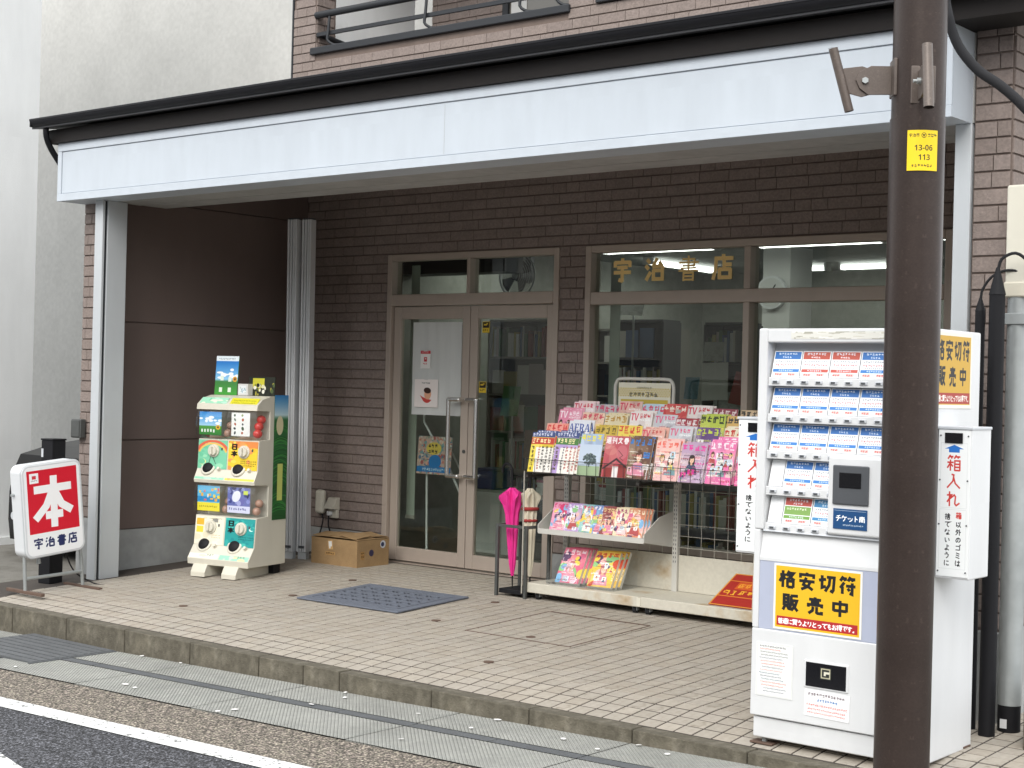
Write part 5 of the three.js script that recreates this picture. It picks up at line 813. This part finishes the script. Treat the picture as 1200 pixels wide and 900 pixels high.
row([18, 19, 20, 21, 14, 22, 23, 24, 25], RB + .991, .61, -.35, .19, 'third rack row', 'magazines in the third pocket row', [2, 1, 2, 2, 1, 2], .185, .275);
row([27, 26, 29, 28, 30, 21, 32, 31, 25], RB + 1.051, .485, -.34, .19, 'top rack row', 'magazines in the top pocket row', [2, 2, 1, 2], .19, .28);
// comics face out on the shelf
[[33, -.32, 2], [34, -.2, 2], [35, -.08, 2], [38, .015, 2], [36, .09, 2], [39, .2, 3], [37, .3, 3]].forEach(([i, x, n]) => { for (let c = 0; c < n; c++) mag(i, x + c * .012, RB + .468 + .001 * c, .735 - c * .02, .125, .19, .016, .3, .08, 'rack shelf', 'comics on the rack shelf', c); });
// clear tray with two thick comic magazines on the deck
{
  const tr = thing('acrylic_tray', 'clear acrylic tray holding two comic magazines on the rack base', 'tray', [-.08, RB + .113, .66]);
  const a = .27; part('base', bb(-a, a, 0, .004, -.14, .15), M.clear, tr); part('front_lip', bb(-a, a, .004, .05, .148, .151), M.clear, tr); part('divider', bb(-.003, .001, .004, .06, -.1, .148), M.clear, tr);
  for (const x of [-a, a - .003]) part('side', [extrude([[-.14, .004], [.148, .004], [.148, .06], [-.1, .2], [-.14, .2]], .003).rotateY(-Math.PI / 2).translate(x + .003, 0, 0)], M.clear, tr);
  for (const [i, x] of [[40, -.13], [41, .135]]) for (let c = 0; c < 3; c++) mag(i, -.08 + x + c * .012, RB + .12 + c * .001, .76 - c * .035, .18, .26, .028, .55, .12, 'clear tray', 'comic magazines in the clear tray', c);
  const rm = thing('red_card', 'red and yellow printed board leaning on the rack base', 'card', [1.1, RB + .1145, .82], 0); rm.rotation.x = .46;
  part('card', new THREE.PlaneGeometry(.34, .36).rotateX(-Math.PI / 2).translate(0, .006, -.18), printed(canvas(256, 272, (g, w, h) => { g.fillStyle = '#a5281f'; g.fillRect(0, 0, w, h); g.fillStyle = '#d8862a'; g.fillRect(0, 60, w, 6); g.fillRect(0, 190, w, 6); g.fillStyle = '#c8561f'; g.fillRect(60, 70, 190, 60); blur(g, 20, 140, 220, 42, '#e8b030'); blur(g, 70, 78, 170, 40, '#e8a030'); g.strokeStyle = '#d89a3a'; g.lineWidth = 6; g.strokeRect(4, 4, w - 8, h - 8); }), .6), rm); part('backing', box(.34, .005, .36, 0, .0026, -.18), M.redCloth, rm);
}
// ------------------------------------------------------------------ umbrella stand and umbrellas
{
  const s = thing('umbrella_stand', 'square grey tube umbrella stand beside the rack', 'umbrella stand', [-.6, RB, .75]); const a = .125, t = .011;
  for (const [x, z] of [[-a, -a], [a, -a], [-a, a], [a, a]]) part('leg', rbb(x - t, x + t, 0, .49, z - t, z + t, .003), M.frameGrey, s);
  part('top_rim', [rbb(-a, a, .468, .488, a - .008, a + .008, .002), rbb(-a, a, .468, .488, -a - .008, -a + .008, .002), rbb(-a - .008, -a + .008, .468, .488, -a, a, .002), rbb(a - .008, a + .008, .468, .488, -a, a, .002)], M.frameGrey, s);
  part('drip_tray', [rbb(-a + t, a - t, .02, .05, -a + t, a - t, .004)], M.black, s);
  function umbrella(label, x, z, lean, cloth, trim, H, len, wide) {
    const u = thing('umbrella', label, 'umbrella', [x, RB + .052, z], 0, null); delete u.userData.group; u.rotation.set(lean[0], lean[2] || 0, lean[1]);
    part('shaft', [cyl(.004, .006, [0, 0, 0], [0, .1, 0], 10), cyl(.005, .005, [0, .1, 0], [0, H, 0], 10)], M.black, u);
    part('handle', tube([[0, H - .12, 0], [0, H + .0, 0], [-.005, H + .035, 0], [-.03, H + .06, 0], [-.06, H + .06, 0], [-.082, H + .035, 0], [-.085, H + .0, 0]], .0095, 30, 10), M.black, u);
    // furled cloth: pleated cone with a loose upper rim
    const pts = [[.008, .08], [.02, .16], [.03, .3], [.036, .42], [.042, .5], [wide * .8, .56], [wide, len - .06], [wide * .55, len - .02], [.016, len]], seg = 40, pos = [], N = pts.length;
    const P = (i, k) => { const a2 = k / seg * 6.283, w = 1 + .2 * Math.sin(a2 * 8 + i * .5) + (i === N - 3 ? .3 * Math.sin(a2 * 4) : 0), r = pts[i][0] * w; return [Math.cos(a2) * r, pts[i][1] + (i === N - 3 ? .03 * Math.sin(a2 * 4 + 1) : 0), Math.sin(a2) * r]; };
    for (let i = 0; i + 1 < N; i++) for (let k = 0; k < seg; k++) pos.push(...P(i, k), ...P(i + 1, k), ...P(i + 1, k + 1), ...P(i, k), ...P(i + 1, k + 1), ...P(i, k + 1));
    const g = new THREE.BufferGeometry(); g.setAttribute('position', new THREE.Float32BufferAttribute(pos, 3)); g.setAttribute('uv', new THREE.Float32BufferAttribute(new Float32Array(pos.length / 3 * 2), 2)); g.computeVertexNormals();
    part('cloth', g, cloth, u); if (trim) part('trim', [new THREE.TorusGeometry(.05, .012, 8, 20).rotateX(Math.PI / 2).translate(0, .54, 0), new THREE.TorusGeometry(.044, .01, 8, 20).rotateX(Math.PI / 2).translate(.004, .46, 0)], trim, u); return u;
  }
  umbrella('furled bright pink umbrella with black crook handle in the stand', -.655, .79, [-.02, .05], M.pink, null, .78, .68, .07);
  umbrella('furled cream umbrella with dark red bands in the stand', -.55, .73, [.0, -.06, 2.6], M.creamCloth, M.redCloth, .74, .68, .055);
}
// ------------------------------------------------------------------ paper and stickers on the door glass
{
  const p = thing('paper_sheet', 'large white paper hung inside the left door glass', 'paper', [-2.15, 1.30, -.03]);
  const g = new THREE.PlaneGeometry(.52, .73, 30, 12), q = g.attributes.position; for (let i = 0; i < q.count; i++) q.setZ(i, .0025 * Math.sin(q.getX(i) * 55) - .004 - (Math.abs(((q.getY(i) + .4) % .18) - .09) < .01 ? .003 : 0)); g.computeVertexNormals(); part('sheet', [planarUV(g.translate(0, .365, 0))], std({ color: C(.72, .74, .72), roughness: .85, side: THREE.DoubleSide, map: T.streak }), p); part('backing', bb(-.258, .258, .004, .726, -.014, -.012), M.paper, p);
  const a = thing('notice', 'small white card with red header on the door paper', 'notice', [-2.26, 1.735, -.026]); part('card', sheet(.105, .14, .002).translate(0, .0, .0015), printed(canvas(150, 200, (g, w, h) => { g.fillStyle = '#eceae6'; g.fillRect(0, 0, w, h); g.fillStyle = '#c8323a'; g.fillRect(0, 0, w, 34); blur(g, 14, 8, 120, 16, '#f4dede'); g.fillRect(50, 70, 50, 54); g.fillStyle = '#c8323a'; g.fillRect(52, 72, 46, 50); g.fillStyle = '#eceae6'; g.fillRect(66, 84, 20, 12); blur(g, 38, 136, 76, 22, '#c8323a'); }), .5), a); part('tape', bb(-.02, .02, .066, .076, .003, .0036), M.paper, a);
  const b = thing('poster', 'square white poster with a dark haired child face and red cape on the door', 'poster', [-2.245, 1.47, -.026]); part('card', sheet(.25, .22, .002).translate(0, 0, .0015), printed(canvas(260, 230, (g, w, h) => { g.fillStyle = '#eee6e2'; g.fillRect(0, 0, w, h); blur(g, 80, 24, 100, 14, '#555'); g.fillStyle = '#c8453f'; g.beginPath(); g.moveTo(60, 130); g.quadraticCurveTo(110, 160, 190, 168); g.quadraticCurveTo(150, 214, 100, 180); g.fill(); g.fillStyle = '#e2a98a'; g.beginPath(); g.ellipse(148, 122, 38, 44, .2, 0, 7); g.fill(); g.fillStyle = '#3a241c'; g.beginPath(); g.ellipse(144, 92, 40, 24, .1, 0, 7); g.fill(); }), .5), b); part('tape', bb(-.02, .02, .105, .115, .003, .0036), M.paper, b);
  for (const [x, y, lab] of [[-1.675, 1.53, 'small yellow warning sticker on the right door glass by the handle'], [-1.655, 1.99, 'small yellow warning sticker at the top of the right door glass']]) { const s = thing('sticker', lab, 'sticker', [x, y, -.0405]); part('print', sheet(.07, .085, .0012).translate(0, 0, .0008), printed(canvas(70, 85, (g) => { g.fillStyle = '#d8b82a'; g.fillRect(0, 0, 70, 85); g.fillStyle = '#1c1a14'; g.fillRect(4, 4, 62, 44); g.fillStyle = '#d8b82a'; g.fillRect(14, 18, 30, 12); g.fillRect(38, 12, 16, 10); blur(g, 8, 56, 54, 18, '#3a3010'); }), .5), s); part('liner', bb(-.036, .036, -.0435, -.0428, 0, .0012), M.black, s); }
}
// ------------------------------------------------------------------ inside the shop
{
  RectAreaLightUniformsLib.init();
  const lamp = (x, z, len, along, label) => {
    const t = thing('ceiling_light', label, 'ceiling light', [x, 2.86, z], along ? Math.PI / 2 : 0, 'fluorescent lights on the shop ceiling');
    part('housing', [extrude([[-.06, 0], [-.03, -.035], [.03, -.035], [.06, 0]], len).rotateY(Math.PI / 2).translate(-len / 2, 0, 0)], M.vm, t);
    for (const q of [-.04, .04]) part('lamp_tube', cyl(.014, .014, [-len / 2 + .03, -.055, q], [len / 2 - .03, -.055, q], 12), M.lamp, t);
    for (const q of [-1, 1]) part('socket', bb(q * (len / 2 - .015) - .012, q * (len / 2 - .015) + .012, -.075, 0, -.058, .058), M.vm, t);
    const l = new THREE.RectAreaLight(0xfbfff6, 5.2, len - .1, .12); l.position.set(0, -.085, 0); l.rotation.x = -Math.PI / 2; t.add(l);
  };
  const lab = 'lit twin tube fluorescent light on the shop ceiling';
  lamp(-1.86, -2.68, 1.24, 0, lab); lamp(-.25, -2.7, 1.2, 0, lab); lamp(1.45, -2.7, 1.24, 0, lab); lamp(-2.75, -4.4, 1.24, 1, lab); lamp(-1.75, -5.1, .62, 0, lab); lamp(-.75, -5.08, 1.1, 0, lab); lamp(1.0, -5.1, 1.24, 0, lab); lamp(-2.95, -2.0, 1.0, 1, lab);
  const spines = [[.7, .68, .64], [.3, .08, .07], [.1, .16, .3], [.45, .38, .14], [.12, .2, .12], [.72, .72, .74], [.6, .5, .5]]; const bookMat = std({ vertexColors: true, roughness: .6 });
  function bookcase(x0, x1, z, levels, label, y0 = .118, h = 1.95, mat = M.shelfDark, depth = .28) {
    const b = thing('bookcase', label, 'bookcase', [(x0 + x1) / 2, y0, z]), w = x1 - x0;
    for (const s of [-1, 1]) part('side_panel', bb(s * w / 2 - .012, s * w / 2 + .012, 0, h, -depth, 0), mat, b); part('back', bb(-w / 2 + .012, w / 2 - .012, 0, h, -depth, -depth + .01), mat, b); part('top', bb(-w / 2, w / 2, h, h + .02, -depth, 0), mat, b);
    const vols = [];
    for (let i = 0; i < levels; i++) { const y = i * h / levels; part('shelf', bb(-w / 2 + .0125, w / 2 - .0125, y + .001, y + .02, -depth + .011, -.002), mat, b);
      let x = -w / 2 + .02; const faceOut = rnd() < .35; while (x < w / 2 - .06) { const t = faceOut ? rr(.11, .16) : rr(.012, .04), hh = rr(.6, .82) * h / levels; if (x + t > w / 2 - .015) break; if (rnd() < .93) vols.push(bb((x0 + x1) / 2 + x, (x0 + x1) / 2 + x + t - .001, y0 + y + .021, y0 + y + .02 + hh, z - rr(.18, .2) + (faceOut ? .15 : 0), z - rr(.01, .04))); x += t; } }
    vols.forEach((g) => { const c = pick(spines), a = new Float32Array(g.attributes.position.count * 3); for (let i = 0; i < a.length; i += 3) a.set(c, i); g.setAttribute('color', new THREE.BufferAttribute(a, 3)); });
    const o = part('shelved_books', mergeGeometries(vols), bookMat); o.userData.kind = 'stuff'; tag(o, 'rows of small books in the ' + label, 'books');
  }
  const P = (px, py, z) => onZ(px, py, z)[0];
  bookcase(P(572, 450, -1.7), P(650, 450, -1.7), -1.7, 6, 'tall pale bookcase seen through the right door', .118, 2.0, M.shelf);
  bookcase(P(718, 400, -2.3), P(776, 400, -2.3), -2.3, 6, 'dark bookcase behind the yellow checked card', .118, 2.02);
  bookcase(P(826, 400, -2.1), P(872, 400, -2.1), -2.1, 6, 'dark bookcase beside the window mullion', .118, 1.98);
  bookcase(1.15, 2.7, -3.4, 5, 'long dark bookcase behind the vending machine', .118, 1.75);
  bookcase(-1.1, .3, -1.0, 2, 'low bookcase behind the wire mesh', .118, .72, M.shelf);
  bookcase(-3.3, -2.3, -3.6, 6, 'tall pale bookcase at the far left inside', .118, 2.0, M.shelf);
  bookcase(-1.9, .2, -5.2, 6, 'wide pale bookcase along the back wall inside', .118, 2.0, M.shelf);
  [[742, 363, -2.2, .3, .1, 'white'], [838, 412, -1.9, .18, .16, 'pale'], [735, 470, -1.9, .16, .2, 'cream'], [812, 455, -1.7, .14, .18, 'blue'], [858, 470, -1.6, .2, .14, 'grey'], [600, 470, -1.35, .2, .26, 'green'], [626, 520, -1.3, .18, .24, 'brown']].forEach(([px, py, z, w, h, n]) => {
    const q = onZ(px, py, z), o = thing('display_board', n + ' card on a slim stem inside the shop', 'display card', [q[0], .118, z]), c = { white: C(.7, .72, .7), pale: C(.6, .62, .6), cream: C(.55, .5, .38), blue: C(.14, .3, .4), grey: C(.4, .42, .42), green: C(.16, .34, .14), brown: C(.3, .2, .14) }[n];
    part('stem', cyl(.01, .01, [0, 0, -.01], [0, q[1] - .118, -.01], 8), M.galv, o); part('card', rot(sheet(w, h, .004), -.15, rr(-.3, .3), rr(-.08, .08)).translate(0, q[1] - .118, .02), std({ color: c, map: T.grime, roughness: .6 }), o); part('foot', cyl(.1, .1, [0, 0, -.01], [0, .012, -.01], 20), M.darkGrey, o);
  });
  // low counter with magazines behind the right door
  const ct = thing('display_counter', 'low counter with stacked magazines behind the right door', 'counter', [-1.55, .118, -1.0]); part('body', rbb(-.4, .5, 0, .5, -.4, 0, .01), M.shelfDark, ct); part('top', rbb(-.42, .52, .5, .53, -.42, .02, .006), M.shelf, ct);
  [[-1.82, 'pink', C(.5, .2, .28)], [-1.6, 'yellow', C(.55, .45, .04)], [-1.4, 'mustard', C(.48, .36, .05)], [-1.2, 'red', C(.4, .07, .07)]].forEach(([x, n, c]) => { const o = thing('magazine_pile', n + ' pile of magazines on the low counter inside', 'magazine pile', [x, .648, -1.15]); for (let k = 0; k < 6; k++) part('magazine', rbox(.18, .02, .24, .003, rr(-.008, .008), .011 + k * .021, rr(-.01, .01)), k === 5 ? std({ color: c, roughness: .5, map: T.grime }) : M.paper, o); const s = part('front_card', sheet(.17, .2, .004).rotateX(-.3).translate(0, .24, -.02), std({ color: c, roughness: .5, map: T.grime }), o); });
  const bt = thing('pump_bottle', 'white pump bottle on the low counter inside', 'bottle', [-1.3, .648, -1.02]); part('bottle', new THREE.LatheGeometry([[0, 0], [.035, 0], [.037, .02], [.037, .11], [.02, .135], [.012, .15], [0, .15]].map((p) => new THREE.Vector2(...p)), 20), M.vm, bt); part('pump', [cyl(.007, .007, [0, .15, 0], [0, .19, 0], 10), rbb(-.035, .012, .188, .2, -.009, .009, .003)], M.vm, bt);
  const cb = thing('white_cabinet', 'pale cabinet behind the left door', 'cabinet', [-2.2, .118, -.95]); part('body', rbb(-.32, .3, 0, .55, -.35, 0, .006), M.inWall, cb); for (const q of [-.16, .15]) part('cabinet_door', rbb(q - .145, q + .14, .02, .53, .001, .016, .004), M.paper, cb);
  const bp = thing('blue_bin', 'dark blue storage bin on the pale cabinet inside', 'storage bin', [-2.42, .67, -1.05]); part('bin', rbb(-.1, .12, 0, .16, -.12, .1, .01), std({ color: C(.02, .035, .12), roughness: .5 }), bp); part('rim', rbb(-.11, .13, .16, .175, -.13, .11, .004), std({ color: C(.02, .035, .12), roughness: .5 }), bp);
  // tube stand with a picture board
  const st = thing('display_stand', 'white tube stand with a colourful picture board behind the left door', 'display stand', [-2.28, .118, -.19]);
  part('frame', [...poly([[-.05, 0, .02], [-.07, .72, .02]], .009), ...poly([[.3, 0, -.04], [.3, .46, -.04], [.16, .75, 0], [-.0, .95, .0], [-.13, 1.12, .0], [-.13, 1.32, .0]], .009), ...poly([[.02, .95, -.12], [.3, .5, -.16], [.3, 0, -.16]], .009), ...poly([[.3, .28, -.04], [.3, .28, -.16]], .007)], M.vm, st);
  part('board', sheet(.36, .3, .006).rotateX(-.08).translate(.045, .86, .06), printed(canvas(360, 300, (g, w, h) => { g.fillStyle = '#c8a8a0'; g.fillRect(0, 0, w, h); for (let i = 0; i < 240; i++) { g.fillStyle = pick(['#c87a70', '#7aa0a8', '#e0c8b8', '#b05a58', '#d8d4cc', '#88a090', '#e0b0a0', '#5a7a98']); g.beginPath(); g.ellipse(rnd() * w, rnd() * h, rr(4, 16), rr(4, 18), rnd() * 3, 0, 7); g.fill(); } g.fillStyle = '#1f78c0'; g.fillRect(0, 240, w, 44); g.beginPath(); g.ellipse(190, 200, 66, 56, 0, 0, 7); g.fill(); g.fillStyle = '#e6c85a'; g.beginPath(); g.ellipse(170, 96, 80, 50, 0, 0, 7); g.fill(); blur(g, 110, 60, 120, 36, '#1c1820'); blur(g, 110, 104, 120, 36, '#1c1820'); blur(g, 60, 250, 280, 24, '#dceaf4'); }), .5), st);
  // clock, picture, wall fan, pale roll screens
  const ck = thing('wall_clock', 'round white wall clock on the column inside', 'clock', [onZ(906, 343, -3.29)[0], onZ(906, 343, -3.29)[1], -3.29]); part('case', cyl(.15, .15, [0, 0, 0], [0, 0, .04], 40), M.vm, ck); part('dial', cyl(.13, .13, [0, 0, .04], [0, 0, .042], 40), M.paper, ck); part('hand', [rot(bb(-.005, .005, 0, .085, .044, .046), 0, 0, -.6), rot(bb(-.006, .006, 0, .06, .0465, .048), 0, 0, 2.2)], M.black, ck);
  const pf = thing('picture_frame', 'dark framed picture on the back wall inside', 'picture', [1.2, 1.95, -5.98]); part('frame', [rbb(-.4, .4, -.3, -.26, 0, .03), rbb(-.4, .4, .26, .3, 0, .03), rbb(-.4, -.36, -.26, .26, 0, .03), rbb(.36, .4, -.26, .26, 0, .03)], M.black, pf); part('print', bb(-.36, .36, -.26, .26, .004, .01), M.paper, pf);
  const fn = thing('wall_fan', 'large round wall fan seen through the glass over the door', 'fan', [P(606, 320, -1.4), 2.5, -1.4]); const rings = []; for (let r = .03; r < .2; r += .018) rings.push(new THREE.TorusGeometry(r, .0025, 5, 36).translate(0, 0, .05 * Math.cos(r / .2 * 1.5))); rings.push(new THREE.TorusGeometry(.195, .008, 8, 40));
  part('cage', rings, M.galv, fn); part('motor', cyl(.05, .06, [0, 0, .0], [0, 0, -.16], 20), M.darkGrey, fn); const bl = []; for (let k = 0; k < 4; k++) bl.push(rot(new THREE.CircleGeometry(.16, 16, .2, 1.0), .3, 0, 0).rotateZ(k * 1.571)); part('blade', bl, M.frameGrey, fn); part('hub', new THREE.SphereGeometry(.03, 14, 10).translate(0, 0, .03), M.vmGrey, fn); part('bracket', [bb(-.03, .03, -.05, .36, -.2, -.15)], M.darkGrey, fn);
  for (const [x, label] of [[-2.55, 'narrow pale roll screen hanging inside left of the doors'], [-.56, 'narrow pale roll screen hanging inside the shop window edge']]) { const s = thing('roll_screen', label, 'screen', [x, 2.5, -.2]); part('cloth', bb(-.045, .045, -2.02, 0, -.004, 0), std({ color: C(.42, .46, .4), roughness: .9, map: T.streak }), s); part('bottom_bar', rbb(-.048, .048, -2.05, -2.02, -.012, .008, .003), M.shelf, s); }
  const nt = thing('notice_board', 'white paper notices pinned on a shelf end inside the window', 'notice', [P(838, 430, -1.5), 1.62, -1.5]); part('sheet', [rot(sheet(.22, .3, .003), -.1, .2, .05)], M.paper, nt); part('sheet', [rot(sheet(.18, .26, .003), -.2, -.3, -.1).translate(.2, -.05, -.05)], std({ color: C(.3, .05, .05), roughness: .6 }), nt); part('stem', cyl(.012, .012, [0, -1.5, -.03], [0, .1, -.03], 10), M.galv, nt);
}
// ------------------------------------------------------------------ parked car, nose to the street
{
  const c = thing('parked_car', 'black car parked nose out beside the shop, partly hidden by the sign', 'car', [-5.27, -.05, 1.32]);
  // local z: nose at 0, tail negative; side outline (z, y) widened across x
  const W = .8, out = [[0, .2], [.02, .32], [.015, .55], [-.03, .72], [-.1, .83], [-.45, .9], [-.85, .96], [-1.35, 1.42], [-1.6, 1.5], [-2.6, 1.52], [-3.2, 1.4], [-3.38, .95], [-3.42, .3], [-3.3, .2]];
  const lo = [[0, .2], [.02, .32], [.015, .55], [-.03, .72], [-.1, .83], [-.45, .9], [-.88, .955], [-3.36, 1.0], [-3.42, .3], [-3.3, .2]];
  const body = prep(extrude(lo, 2 * W - .12, .06)).rotateY(-Math.PI / 2).translate(W - .06, 0, 0); const p = body.attributes.position;
  for (let i = 0; i < p.count; i++) { const x = p.getX(i), z = p.getZ(i), q = Math.abs(x) / W; if (z > -.5) p.setZ(i, z - (z + .5) * .34 * q * q * q * q); } body.computeVertexNormals();
  const b = part('body', planarUV(body), M.carPaint, c);
  const cab = prep(extrude([[-.86, .95], [-1.34, 1.4], [-1.6, 1.49], [-2.6, 1.51], [-3.18, 1.38], [-3.34, .98]], 2 * W - .26, .05)).rotateY(-Math.PI / 2).translate(W - .13, 0, 0); { const q = cab.attributes.position; for (let i = 0; i < q.count; i++) q.setX(i, q.getX(i) * (1 - (q.getY(i) - .95) * .18)); cab.computeVertexNormals(); }
  part('cabin', planarUV(cab), M.carPaint, c);
  part('windscreen', [rot(rbox(1.2, .58, .012, .004), -Math.atan2(.48, .45), 0, 0).translate(0, 1.195, -1.045)], std({ color: C(.01, .012, .014), roughness: .06 }), c);
  for (const s of [-1, 1]) {
    part('headlight', rot(rbox(.3, .13, .2, .05, 0, 0, 0, 3), .1, s * .5, 0).translate(s * .6, .7, -.14), std({ color: C(.45, .48, .5), roughness: .12, metalness: .3 }), c);
    part('fog_lamp', cyl(.035, .035, [s * .55, .36, -.1], [s * .55, .36, .012], 16), M.vmGrey, c);
    part('mirror', rbox(.18, .12, .1, .03, s * .86, 1.05, -1.02, 2), M.carPaint, c);
    for (const z of [-.62, -2.8]) { const w = part('wheel', [cyl(.29, .29, [s * .66, .29, z], [s * .79, .29, z], 28)], M.rubber, c); part('rim', cyl(.19, .19, [s * .785, .29, z], [s * .802, .29, z], 20), M.galv, w); }
  }
  const gr = part('grille', [rbb(-.38, .38, .44, .64, -.02, .02, .01)], M.black, c); for (let k = 0; k < 5; k++) part('grille_bar', rbb(-.37, .37, .46 + k * .038, .472 + k * .038, .018, .03, .003), M.galv, gr);
  part('lower_intake', rbb(-.5, .5, .24, .34, -.02, .022, .01), M.black, c); part('number_plate', bb(-.165, .165, .37, .43, .022, .026), M.paper, c);
}
// ------------------------------------------------------------------ fallen petals along the gutter
{
  const gs = []; const at = [[35, 757], [18, 782], [146, 778], [65, 740], [147, 803], [158, 807], [275, 833], [420, 810], [404, 819], [255, 835], [294, 888], [593, 843], [552, 855], [490, 838], [770, 869], [782, 886], [197, 765], [110, 742], [230, 775], [365, 827], [470, 868], [660, 868], [700, 880]];
  for (const [px, py] of at) { const p = onY(px, py, -.1), q = new THREE.CircleGeometry(rr(.012, .022), 7).scale(1, rr(.5, .8), 1).rotateX(-Math.PI / 2 + rr(-.15, .15)).rotateY(rnd() * 6), z = p[2]; const d = onY(px, py, roadY(p[0])); q.translate(d[0], roadY(d[0]) + .008, Math.max(d[2], 3.2)); gs.push(q); }
  const o = part('fallen_petals', gs, std({ color: C(.78, .76, .74), roughness: .8, side: THREE.DoubleSide })); o.userData.kind = 'stuff'; tag(o, 'scattered pale petals lying along the gutter', 'petals');
}
for (const o of scene.children) shade(o);
scene.userData.ready = true;
renderer.render(scene, camera);
